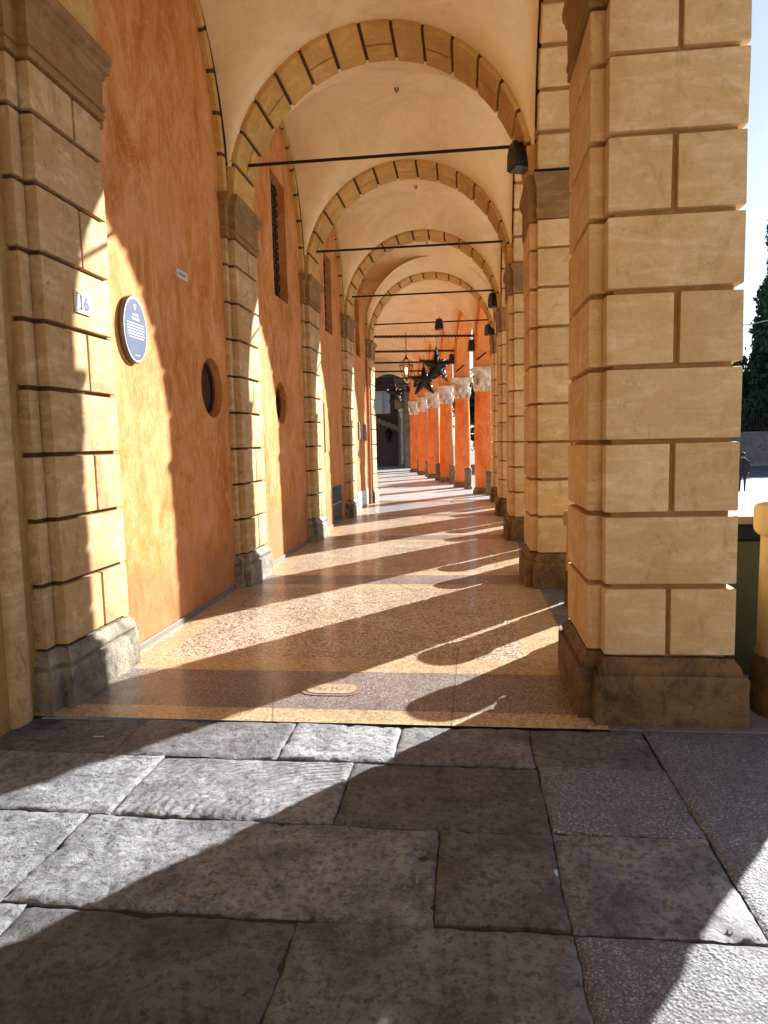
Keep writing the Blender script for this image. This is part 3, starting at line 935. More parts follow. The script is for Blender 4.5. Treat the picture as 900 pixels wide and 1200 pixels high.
star_spec = [((-.89, 22.25, 4.02), 'large dark five-pointed star hanging from the nearest garlanded tie rod'),
             ((-1.49, 25.55, 3.86), 'dark five-pointed star hanging lower left behind the nearest star'),
             ((-3.55, 35.7, 4.15), 'small distant dark star hanging in front of the dark end archway')]
first = None
for i, (loc, lab) in enumerate(star_spec):
    e = empty('hanging_star', loc, ang + (.15, -.1, .2)[i])
    tag(e, lab, 'star', 'star decorations hanging in the orange portico')
    if first is None:
        b1 = finish(make_star(), 'star_body', STAR, e, smooth=0)
        bm = bmesh.new(); rough_wire(bm, .58); b2 = finish(bm, 'tinsel', STAR, e, smooth=60)
        bm = bmesh.new(); tube(bm, [(0, 0, .56), (0, 0, .90)], .007, 5); b3 = finish(bm, 'hanging_wire', IRON, e)
        first = (b1, b2, b3)
    else:
        for s_ in first: inst(s_, e)

# lantern
lan = empty('hanging_lantern', (-2.53, 30.5, 4.45)); tag(lan, 'glass lantern with a glowing bulb hanging on a chain left of the dark stars', 'lantern')
bm = bmesh.new()
for i in range(6):
    a = i*math.pi/3
    tube(bm, [(.14*math.cos(a), .14*math.sin(a), 0), (.29*math.cos(a), .29*math.sin(a), .52)], .012, 5)
    tube(bm, [(.29*math.cos(a), .29*math.sin(a), .52), (.22*math.cos(a), .22*math.sin(a), .68), (.07*math.cos(a), .07*math.sin(a), .80)], .012, 5)
for r_, z in ((.14, 0), (.29, .52), (.07, .80)):
    tube(bm, [(r_*math.cos(a*math.pi/6), r_*math.sin(a*math.pi/6), z) for a in range(13)], .014, 5, cap=False)
lathe(bm, [(.02, -.14), (.05, -.09), (.03, -.03), (.14, 0), (.02, .01)], 12)
lathe(bm, [(.08, .80), (.05, .86), (.02, .95)], 12)
finish(bm, 'lantern_frame', IRON, lan, smooth=50)
bm = bmesh.new()
lathe(bm, [(.01, .15), (.035, .2), (.05, .3), (.035, .38), (.015, .42)], 12)
finish(bm, 'bulb', flat('lit_bulb', (.9, .6, .3), .4, emis=(1.0, .55, .2, 6)), lan, smooth=60)
bm = bmesh.new()
for i in range(14):
    z = .96+i*.07
    tube(bm, [(.03*math.cos(a*math.pi/4)*(1 if i % 2 else .2), .03*math.cos(a*math.pi/4)*(.2 if i % 2 else 1), z+.045*math.sin(a*math.pi/4)) for a in range(9)], .008, 4, cap=False)
finish(bm, 'chain', IRON, lan, smooth=60)

# dark end of the far portico: brick house, grey columns, window
bh = empty('brick_house', (0, 0, 0)); tag(bh, 'red brick house wall with stepped cornice seen through the dark end archway', 'building')
def m_brick():
    t = NT('old_bricks')
    b = t.n.new('ShaderNodeTexBrick'); mp = t.n.new('ShaderNodeMapping'); mp.inputs['Rotation'].default_value = (R(90), 0, 0)
    t.link(t.pos, mp.inputs['Vector']); t.link(mp.outputs[0], b.inputs['Vector'])
    b.inputs['Scale'].default_value = 4.2; b.inputs['Color1'].default_value = (.11, .05, .04, 1); b.inputs['Color2'].default_value = (.07, .038, .032, 1)
    b.inputs['Mortar'].default_value = (.20, .16, .14, 1); b.inputs['Mortar Size'].default_value = .025
    t.col(t.mix(t.ramp(t.noise(1.5, 6), [(.4, 0.0), (.7, .6)]), b.outputs['Color'], (.06, .045, .04)))
    t.rough(.9); t.bump(b.outputs['Fac'], .02, .6); return t.m
BR = m_brick()
plate('wall', [rect(-9.5, -3.4, -.1, 8.5), rect(-6.5, -5.35, 3.75, 5.35)], .5, BR, bh, T(0, 50.2, 0) @ M_XZ)
bm = bmesh.new()
for i in range(10):
    x0 = -7.0+i*.34; z = 3.62-i*.14
    box(bm, x0, x0+.34, 49.65-.003*i, 49.94, z-.28, z+.0); box(bm, x0, x0+.343, 49.55-.003*i, 49.94, z, z+.09)
finish(bm, 'cornice', flat('cornice_brick', (.26, .17, .14), .8), bh, smooth=0)
win = plate('window', [rect(-6.5, -5.35, 3.75, 5.35), rect(-6.42, -5.97, 3.83, 5.27), rect(-5.88, -5.43, 3.83, 5.27)], .08, flat('pale_window_frame', (.55, .58, .6), .6), bh, T(0, 50.0, 0) @ M_XZ)
bm = bmesh.new(); box(bm, -6.49, -5.36, 50.06, 50.09, 3.76, 5.34)
finish(bm, 'pane', flat('sky_bright_pane', (.55, .65, .72), .15, spec=.9), win, smooth=0)
for i, x in enumerate((-4.15, -3.72)):
    e = empty('grey_column', (x, 46.5-i*.5, 0))
    tag(e, ('slender grey stone column standing in front of the brick house', 'darker grey stone column right beside the slender one, against the end wall')[i], 'column', 'grey columns behind the end archway')
    bm = bmesh.new(); lathe(bm, [(.17, .25), (.18, 1.0), (.15, 3.25)], 18)
    finish(bm, 'shaft', m_stone('grey_shaft_%d' % i, *(((.33, .34, .35), (.46, .47, .48), (.2, .2, .21), (.1, .1, .1)) if i == 0 else ((.14, .14, .12), (.2, .2, .17), (.08, .08, .07), (.05, .05, .05)))), e, smooth=50)
    bm = bmesh.new(); lathe(bm, [(.28, 0), (.28, .1), (.22, .16), (.24, .2), (.18, .26)], 18)
    finish(bm, 'base', DARKST, e, smooth=40)
    bm = bmesh.new(); lathe(bm, [(.15, 3.25), (.19, 3.28), (.17, 3.35), (.2, 3.55), (.28, 3.78), (.30, 3.9)], 16)
    for k in range(6): leaf(bm, k*math.pi/3, 3.28, 3.62, .17, .08, .07)
    finish(bm, 'capital', CAPW, e, smooth=40)
bm = bmesh.new(); box(bm, -4.6, -3.0, 45.7, 46.8, 3.9, 8.0)
o = finish(bm, 'column_beam', DARKST, bh, smooth=0)
e = empty('wall_lantern', (-5.5, 49.7, 2.15)); tag(e, 'small black wall lantern fixed to the brick house', 'lantern')
bm = bmesh.new(); lathe(bm, [(.05, -.35), (.16, -.1), (.24, .25), (.26, .28), (.1, .45), (.03, .55)], 6)
box(bm, -.02, .02, 0, .25, -.3, -.26); box(bm, -.02, .02, .2, .25, -.6, .1)
finish(bm, 'lantern_body', IRON, e, smooth=0)

# unseen pillar added right of the view to cast a shadow on the paving
gp_ = empty('shadow_pillar', (2.54, 5.03, 0)); tag(gp_, 'added unseen ochre shadow-casting pillar with stone cap standing by the steps right of the large yellow post', 'pillar')
bm = bmesh.new()
for k in range(6): box(bm, -.19, .19, -.19, .19, -.2+.42*k+.015, .22+.42*k-.015, .014, 2, .002)
box(bm, -.16, .16, -.16, .16, -.9, 2.32)
finish(bm, 'shaft', BLOCK, gp_, smooth=40)
bm = bmesh.new(); sweep(bm, [Vector(p) for p in ((-.19, -.19), (.19, -.19), (.19, .19), (-.19, .19))], [(2.32, .0), (2.36, .03), (2.42, .03), (2.55, -.15)])
finish(bm, 'cap', CAPST, gp_, smooth=40)
# stone stubs between the orange columns
bm = bmesh.new()
lathe(bm, [(.15, 0), (.155, .1), (.125, .13), (.13, .45), (.115, .6), (.135, .63), (.125, .70), (.09, .74), (.03, .755)], 12)
for v in bm.verts: v.co += noise.noise_vector(v.co*9)*.012
stub0 = None
sl = ['beside the last rusticated pier', 'between the first and second orange columns', 'between the second and third orange columns', 'between the third and fourth orange columns', 'between the fourth and fifth orange columns', 'between the fifth and sixth orange columns']
for i, (x, y_) in enumerate([(.70, 21.6), (.05, 24.45), (-.56, 27.6), (-1.22, 30.4), (-1.86, 34.0), (-2.5, 37.3)]):
    if stub0 is None:
        stub0 = finish(bm, 'stone_stub', DARKST, None, (x, y_, 0), 40); s_ = stub0
    else: s_ = inst(stub0, None, (x, y_, 0))
    tag(s_, 'weathered low stone guard post ' + sl[i], 'guard stone', 'guard stones along the orange columns')
bm = bmesh.new()
tube(bm, [(0, -.18, 0), (0, -.18, .78), (0, -.14, .88), (0, -.05, .93), (0, .05, .93), (0, .14, .88), (0, .18, .78), (0, .18, 0)], .028, 8)
o = finish(bm, 'iron_hoop', IRON, None, (.93, 20.9, 0), 60); o.rotation_euler = (0, 0, R(50))
tag(o, 'black bent iron tube hoop standing next to the last ochre pier', 'bike stand')

# ------------------------------------------------------------------ bollards
YELP = m_plaster('bollard_ochre', (.36, .22, .06), (.46, .31, .10), (.56, .42, .18))
def m_bol_low():
    t = NT('bollard_dark_foot')
    c = t.mix(t.ramp(t.noise(6, 7, .7), [(.4, 0.0), (.62, 1.0)]), (.20, .12, .04), (.05, .045, .018))  # brown mottled with dark olive
    t.col(c); t.rough(.85); t.bump(t.noise(20, 6), .008, .6); return t.m
BOLLOW = m_bol_low()
bm = bmesh.new(); lathe(bm, [(.185, .33), (.18, .6), (.175, .80)], 32); bs = bm
sh0 = finish(bm, 'shaft', YELP, None, None, 50)
bm = bmesh.new(); lathe(bm, [(.20, 0), (.20, .30), (.207, .31), (.207, .345), (.185, .36)], 32)
ft0 = finish(bm, 'foot', BOLLOW, None, None, 40)
bm = bmesh.new(); lathe(bm, [(.17, .80), (.205, .81), (.212, .825), (.212, .925), (.20, .945), (.10, .965), (.0, .97)], 32, cap=False)
cp0 = finish(bm, 'cap', YELP, None, None, 50)
ordw = ['first', 'second', 'third', 'fourth', 'fifth']
firstb = True
for k in range(1, 5):
    for j, dy in enumerate((-.49, .56)):
        e = empty('bollard', (1.15, cen[k]+P/2+dy, 0))
        tag(e, f'ochre stucco bollard with flat cap, {("nearer", "farther")[j]} of the two between the {ordw[k-1]} and {ordw[k]} piers', 'bollard', 'bollards in the arcade openings')
        for s_ in (sh0, ft0, cp0):
            if firstb: s_.parent = e
            else: inst(s_, e)
        firstb = False
e = empty('large_bollard', (1.977, 4.30, -.05))
tag(e, 'large yellow round post with thick cap and dark foot right of the nearest pier', 'post')
YELB = m_plaster('large_post_yellow', (.36, .27, .12), (.45, .35, .18), (.56, .46, .27))
bm = bmesh.new(); lathe(bm, [(.255, .40), (.255, .7), (.25, 1.12)], 40); finish(bm, 'shaft', YELB, e, smooth=50)
bm = bmesh.new(); lathe(bm, [(.30, -.02), (.29, .25), (.272, .40)], 40); finish(bm, 'foot', BOLLOW, e, smooth=50)
bm = bmesh.new(); lathe(bm, [(.25, 1.11), (.27, 1.115), (.285, 1.135), (.29, 1.16), (.29, 1.27), (.28, 1.29), (.15, 1.305), (0, 1.31)], 40, cap=False); finish(bm, 'cap', YELB, e, smooth=50)

# olive bin behind the near pier
OLV = flat('olive_plastic', (.085, .082, .025), .45, sc=5, var=.4)
b = empty('litter_bin', (1.93, 5.35, 0)); tag(b, 'olive green box bin with tan lid standing behind the nearest pier', 'bin')
bm = bmesh.new()
sweep(bm, [Vector(p) for p in ((-.40, -.42), (.36, -.42), (.36, .5), (-.40, .5))], [(.0, -.02), (.10, -.015), (.93, .0), (.935, -.03)])
finish(bm, 'bin_body', OLV, b, smooth=30)
bm = bmesh.new(); box(bm, -.37, .33, -.39, .47, .935, 1.05, .01, 1)
finish(bm, 'opening', flat('black_slot', (.006, .006, .007), .6), b, smooth=0)
bm = bmesh.new(); box(bm, -.41, .37, -.43, .51, 1.05, 1.11, .02, 2)
finish(bm, 'lid', flat('tan_lid', (.30, .20, .10), .6), b, smooth=40)
bm = bmesh.new()
for sx in (-1, 1):
    box(bm, sx*.22-.05, sx*.22+.05, -.44, .2, 0, .08)
finish(bm, 'foot', IRON, b, smooth=0)

# ------------------------------------------------------------------ things on the left wall
e = empty('house_number_tile', (XLf+.001, 4.575, 2.635)); tag(e, 'white enamel tile with blue number 16 on the nearest pilaster', 'house number')
Mt = T(0, 0, 0) @ M_YZ
# seen from +X the reader looks along -X, so local x runs along +Y... mirrored below
M_face = Matrix(((0, 0, 1, 0), (1, 0, 0, 0), (0, 1, 0, 0), (0, 0, 0, 1)))
plate('tile', [[(-.1, -.068), (.1, -.068), (.1, .068), (-.1, .068)]], .012, flat('white_enamel', (.80, .82, .86), .25, var=.12, sc=30), e, T(.008, 0, 0) @ M_face)
BLUE = flat('enamel_blue', (.035, .05, .16), .3)
text_mesh('number', '16', .125, BLUE, e, T(.016, 0, -.002) @ M_face, .0008, .004)
bm = bmesh.new()
for y0, y1, z0, z1 in ((-.092, .092, .054, .059), (-.092, .092, -.059, -.054), (-.092, -.088, -.059, .059), (.088, .092, -.059, .059)):
    box(bm, .0142, .0152, y0, y1, z0, z1)
box(bm, .0153, .0168, -.062, -.022, -.046, -.036)
finish(bm, 'border_line', BLUE, e, smooth=0)

e = empty('round_plaque', (XW, 5.50, 2.61)); tag(e, 'round blue-grey memorial plaque with small white lettering on the orange wall', 'plaque')
bm = bmesh.new()
prof = [(.0, .0), (.245, .0), (.25, .01), (.25, .036), (.243, .046)]
rings = []
for r_, x in prof[1:]:
    rings.append([bm.verts.new((x, r_*.83*math.cos(2*math.pi*i/64), r_*1.08*math.sin(2*math.pi*i/64))) for i in range(64)])
for A, B in zip(rings, rings[1:]):
    for i in range(64): bm.faces.new((A[i], A[(i+1) % 64], B[(i+1) % 64], B[i]))
bm.faces.new(rings[-1])
finish(bm, 'rim', flat('plaque_rim', (.10, .09, .09), .35, .3), e, smooth=40)
bm = bmesh.new()
for r0_, x, mi in ((.238, .0475, 0), (.229, .0495, 1)):
    bm.faces.new([bm.verts.new((x, r0_*.83*math.cos(2*math.pi*i/64), r0_*1.08*math.sin(2*math.pi*i/64))) for i in range(64)]).material_index = mi
WHT = flat('white_lettering', (.78, .80, .82), .5, var=.05)
finish(bm, 'face', [WHT, flat('blue_grey_enamel', (.11, .145, .225), .22, var=.12, sc=5)], e, smooth=0)
bm = bmesh.new()
def dash(y0, y1, z, h):
    box(bm, .0505, .0512, y0, y1, z-h/2, z+h/2)
# emblem
for i in range(5): dash(-.018+.002*i, .018-.002*i, .195-.0075*i, .009)
finish(bm, 'emblem', WHT, e, smooth=0); bm = bmesh.new()
def line(z, w, h, gap=.35):
    y = -w
    while y < w:
        L = h*rng.uniform(.9, 3.2); L = min(L, w-y)
        if L > h*.5:
            # each word is a run of little strokes
            q_ = y
            while q_ < y+L:
                s_ = h*rng.uniform(.25, .5); dash(q_, min(q_+s_, y+L), z+rng.uniform(-.1, .1)*h, h*rng.uniform(.65, 1)); q_ += s_+h*.16
        y += L+h*gap
line(.118, .05, .016); line(.085, .062, .022)
finish(bm, 'heading_lettering', WHT, e, smooth=0); bm = bmesh.new()
for i in range(6): line(.045-.022*i, .145-.02*(i == 5), .0085)
finish(bm, 'text_lettering', WHT, e, smooth=0); bm = bmesh.new()
line(-.205, .04, .008)
finish(bm, 'footer_lettering', WHT, e, smooth=0)

e = empty('street_sign', (XW+.001, 6.59, 3.29), 0); tag(e, 'tiny white marble strip with faint dark marks high on the orange wall', 'sign')
plate('strip', [[(-.13, -.04), (.13, -.04), (.13, .04), (-.13, .04)]], .02, flat('white_marble', (.55, .53, .5), .4, sc=25), e, T(.01, 0, 0) @ M_face)
bm = bmesh.new()
for i in range(7): box(bm, .0202, .0212, -.10+.03*i, -.10+.03*i+rng.uniform(.008, .02), -.018+rng.uniform(0, .01), .016)
finish(bm, 'marks', flat('grey_marks', (.14, .13, .12), .6), e, smooth=0)

for i, (y_, z) in enumerate(((17.61, 1.98), (19.0, 1.95))):
    e = empty('meter_box', (XW, y_ if i == 0 else 18.55, z)); tag(e, ('small grey meter box left of the other on the sunlit far wall', 'slightly larger grey meter box nearest to the end of the wall')[i], 'box', 'meter boxes on the far wall')
    bm = bmesh.new(); s_ = (.2, .27)[i]; box(bm, 0, .03, -s_, s_, -.22, .22, .008, 1)
    finish(bm, 'housing', flat('grey_box_%d' % i, (.12, .12, .10), .5), e, smooth=30)
    bm = bmesh.new(); box(bm, .031, .036, -s_*.75, s_*.75, -.17, .17)
    finish(bm, 'door', flat('box_door_%d' % i, (.17, .17, .15), .45), e, smooth=0)

# ------------------------------------------------------------------ floodlights
def floodlight(loc, rz, label, w=.19, h=.26, tilt=0):
    e = empty('floodlight', loc, rz); tag(e, label, 'floodlight', 'black floodlights of the portico')
    bm = bmesh.new()
    vs = []
    for z, a, yb_, yf in ((h/2, w*.32, .10, -.02), (h*.1, w*.42, .11, -.10), (-h/2, w*.5, .08, -.15)):
        vs.append([bm.verts.new(p) for p in ((-a, yf, z), (a, yf, z), (a, yb_, z), (-a, yb_, z))])
    for A, B in zip(vs, vs[1:]):
        for q_ in range(4): bm.faces.new((A[q_], A[(q_+1) % 4], B[(q_+1) % 4], B[q_]))
    bm.faces.new(vs[0]); bm.faces.new(vs[-1])
    finish(bm, 'housing', BLACKP, e, smooth=25)
    bm = bmesh.new(); box(bm, -w*.42, w*.42, -.13, .06, -h/2-.022, -h/2-.003)
    finish(bm, 'lens', LENS, e, smooth=0)
    bm = bmesh.new(); tube(bm, [(0, .05, h*.3), (0, .05, h*.62), (0, .12, h*.7)], .014, 6)
    finish(bm, 'bracket', IRON, e, smooth=60)
    return e
floodlight((XRf-.10, cen[2]-.22, 4.74), R(20), 'black floodlight at the right end of the nearest visible tie rod', .20, .29)
floodlight((XRf-.07, cen[4]-.1, 4.70), R(20), 'black floodlight at the right end of the third tie rod', .22, .30)
floodlight((-.70, cen[5]-.08, 4.86), 0, 'black floodlight clamped to the middle of a distant tie rod', .24, .28)
floodlight((XRf-.06, cen[5]-.30, 4.62), R(20), 'small black floodlight at the right end of the distant tie rod by the last pier', .22, .28)
for k, w_ in enumerate(('first', 'second', 'third', 'fourth', 'fifth', 'sixth')):
    p = FP(-.34, colY[k]+.05, 4.62)
    floodlight(p, ang, f'black floodlight above the white capital of the {w_} orange column', .24, .34)
bm = bmesh.new()
tube(bm, [(0, 0, 0), (.14, -.05, .10), (.30, -.08, .22)], .025, 6)
sb0 = finish(bm, 'bracket_arm', IRON, None, FP(-.27, -.28, 4.12), 60)
tag(sb0, 'small slanting black bracket on the orange block over the first column', 'bracket', 'slanting brackets over the orange columns')
c = inst(sb0, None, FP(-.27, colY[1]-.28, 4.12)); tag(c, 'small slanting black bracket on the orange block over the second column', 'bracket', 'slanting brackets over the orange columns')

# ------------------------------------------------------------------ piazza, wall, fence, trees, person
GZ = -.85
bm = bmesh.new()
def gq(x0, x1, y0, y1, z, mi=0):
    bm.faces.new([bm.verts.new(p) for p in ((x0, y0, z), (x1, y0, z), (x1, y1, z), (x0, y1, z))]).material_index = mi
gq(-400, 400, -400, 600, GZ-.02)
o = finish(bm, 'ground', flat('far_ground', (.22, .20, .17), .9, sc=.5), None, smooth=0); tag(o, kind='structure')
bm = bmesh.new(); gq(1.6, 70, -30, 44, GZ)
def m_piazza():
    t = NT('pale_piazza_gravel')
    c = t.mix(t.ramp(t.noise(25, 5, .7), [(.35, 0.0), (.65, 1.0)]), (.38, .375, .365), (.52, .515, .50))
    c = t.mix(t.ramp(t.noise(.6, 5), [(.45, 0.0), (.7, .4)]), c, (.26, .25, .24))
    t.col(c); t.rough(.85); t.bump(t.noise(40, 4), .01, .5); return t.m
o = finish(bm, 'piazza', m_piazza(), None, smooth=0); tag(o, kind='structure')
bm = bmesh.new(); gq(1.6, 90, 44, 60, GZ+.004)
o = finish(bm, 'road', flat('asphalt', (.055, .058, .065), .85, sc=3), None, smooth=0); tag(o, kind='structure')
bm = bmesh.new(); box(bm, 1.6, 90, 60, 61.5, GZ-.1, GZ+.13, .02, 1)
o = finish(bm, 'kerb', flat('kerb_stone', (.25, .25, .25), .8), None, smooth=0); tag(o, kind='structure')
bm = bmesh.new()
for i in range(3): box(bm, 1.97+.38*i, 2.4+.38*i, -8, 20.4, -.9, -.19-.17*i, .01, 1)
box(bm, 1.90, 2.0, -8, 21, -.9, -.02)
o = finish(bm, 'steps', GREYEDGE, None, smooth=30); tag(o, kind='structure')

fw = empty('garden_wall', (0, 0, 0)); tag(fw, 'low grey garden wall carrying a dark iron railing beyond the road', 'wall')
bm = bmesh.new(); box(bm, 4, 90, 62, 62.5, GZ, 1.75); box(bm, 4, 90, 61.93, 62.57, 1.75, 1.93)
finish(bm, 'masonry', m_stone('garden_wall_stone', (.16, .15, .15), (.24, .23, .23), (.09, .085, .085), (.05, .05, .05)), fw, smooth=0)
bm = bmesh.new()
x = 14
while x < 34:
    box(bm, x-.02, x+.02, 62.2, 62.24, 1.9, 4.1); x += .22
box(bm, 14, 34, 62.19, 62.25, 2.1, 2.16); box(bm, 14, 34, 62.19, 62.25, 3.85, 3.91)
finish(bm, 'railing', IRON, fw, smooth=0)

def m_leaf(name, a, b_):
    t = NT(name)
    t.col(t.mix(t.ramp(t.noise(1.3, 4), [(.35, 0.0), (.65, 1.0)]), a, b_)); t.rough(.7)
    t.b.inputs['Specular IOR Level'].default_value = .2
    return t.m
CYP = m_leaf('cypress_leaves', (.018, .045, .030), (.045, .085, .045))
DKL = m_leaf('dark_hedge_leaves', (.015, .035, .022), (.035, .065, .03))
BARK = flat('bark', (.10, .07, .05), .9)
def leaf_cloud(n, fn, size, seed):
    rg = random.Random(seed); bm = bmesh.new()
    for i in range(n):
        p, s_ = fn(rg)
        s_ *= size*rg.uniform(.6, 1.4)
        a = Vector((rg.gauss(0, 1), rg.gauss(0, 1), rg.gauss(0, 1.6))).normalized(); b_ = a.cross(Vector((rg.gauss(0, 1), rg.gauss(0, 1), rg.gauss(0, 1)))).normalized()
        A, B = a*s_, b_*s_*.45
        bm.faces.new([bm.verts.new(p+q_) for q_ in (-A, B, A, -B)])
    return bm
def cypress(loc, h, r, label, seed):
    e = empty('cypress_tree', loc); tag(e, label, 'tree', 'trees beyond the garden wall')
    bm = bmesh.new(); tube(bm, [(0, 0, 0), (0, 0, h*.3), (.1, 0, h*.9)], [.35, .25, .05], 8); finish(bm, 'trunk', BARK, e, smooth=60)
    rgs = random.Random(seed+9)
    cl = [(rgs.uniform(0, 2*math.pi), rgs.uniform(.06, .97)) for _ in range(95)]
    def fn(rg):
        a, t = rg.choice(cl)
        rad = r*(math.sin(min(1, t*1.15+.08)*math.pi)**.55 if t < .85 else (1-t)*3.0+.12)
        c_ = Vector((math.cos(a)*rad*.8, math.sin(a)*rad*.8, t*h))
        d_ = Vector((rg.uniform(-.4, .4)+rg.gauss(0, .12), rg.uniform(-.4, .4)+rg.gauss(0, .12), rg.uniform(-.8, 1.0)))*r*.55
        return c_+d_, 1.0
    finish(leaf_cloud(34000, fn, .30, seed), 'crown', CYP, e, smooth=0)
cypress((27.6, 66, GZ), 21.5, 2.3, 'tall dark cypress beyond the garden wall right of the nearest pier', 3)
cypress((34, 68, GZ), 19, 2.2, 'cypress standing just right of the tallest one, mostly out of view', 5)
def broad(loc, h, r, label, seed, n=9000):
    e = empty('evergreen_tree', loc); tag(e, label, 'tree', 'trees beyond the garden wall')
    bm = bmesh.new(); tube(bm, [(0, 0, 0), (.1, .1, h*.35), (0, .2, h*.7)], [.4, .28, .1], 8)
    for k in range(6):
        a = k*1.05; tube(bm, [(.05, .1, h*(.3+.05*k)), (math.cos(a)*r*.5, math.sin(a)*r*.5, h*(.45+.06*k))], [.14, .04], 6)
    finish(bm, 'trunk', BARK, e, smooth=60)
    rgs = random.Random(seed)
    cl = []
    for _ in range(34):
        u = Vector((rgs.gauss(0, 1), rgs.gauss(0, 1), rgs.gauss(0, 1))).normalized()
        cl.append((Vector((u.x*r*.75, u.y*r*.75, h*.58+u.z*h*.36)), rgs.uniform(.6, 1.2)))
    def fn(rg):
        c_, s_ = rg.choice(cl)
        return c_+Vector((rg.gauss(0, 1), rg.gauss(0, 1), rg.gauss(0, .8)))*s_*r*.2, 1.0
    finish(leaf_cloud(n, fn, .34, seed), 'crown', DKL, e, smooth=0)
broad((20.5, 72, GZ), 11, 4.5, 'rounded dark evergreen to the left of the tall cypress, seen between columns', 11)
broad((10.5, 74, GZ), 11, 4.8, 'dark evergreen glimpsed in the gap behind the orange columns', 12)
broad((3.0, 78, GZ), 10, 4.6, 'dark evergreen farthest left, behind the row of orange columns', 13)
broad((30.5, 73, GZ), 10, 5.0, 'dark evergreen filling the gap under the tall cypress', 14)
def fnh(rg):
    return Vector((rg.uniform(2, 60), 64.2+rg.gauss(0, .5), GZ+rg.uniform(.2, 5.2)+rg.gauss(0, .3))), 1.0
hd = finish(leaf_cloud(26000, fnh, .30, 21), 'hedge', DKL, None, smooth=0)
tag(hd, 'long dark clipped hedge behind the iron railing', 'hedge')

bm = bmesh.new()
tube(bm, [(9.5+ i*.9, 30, 5.62+.2*i+.03*(i-3)**2) for i in range(9)], .02, 6)
o = finish(bm, 'overhead_cable', flat('pale_cable', (.3, .3, .32), .6), None, smooth=60)
tag(o, 'thin pale overhead cable crossing in front of the cypress', 'cable')

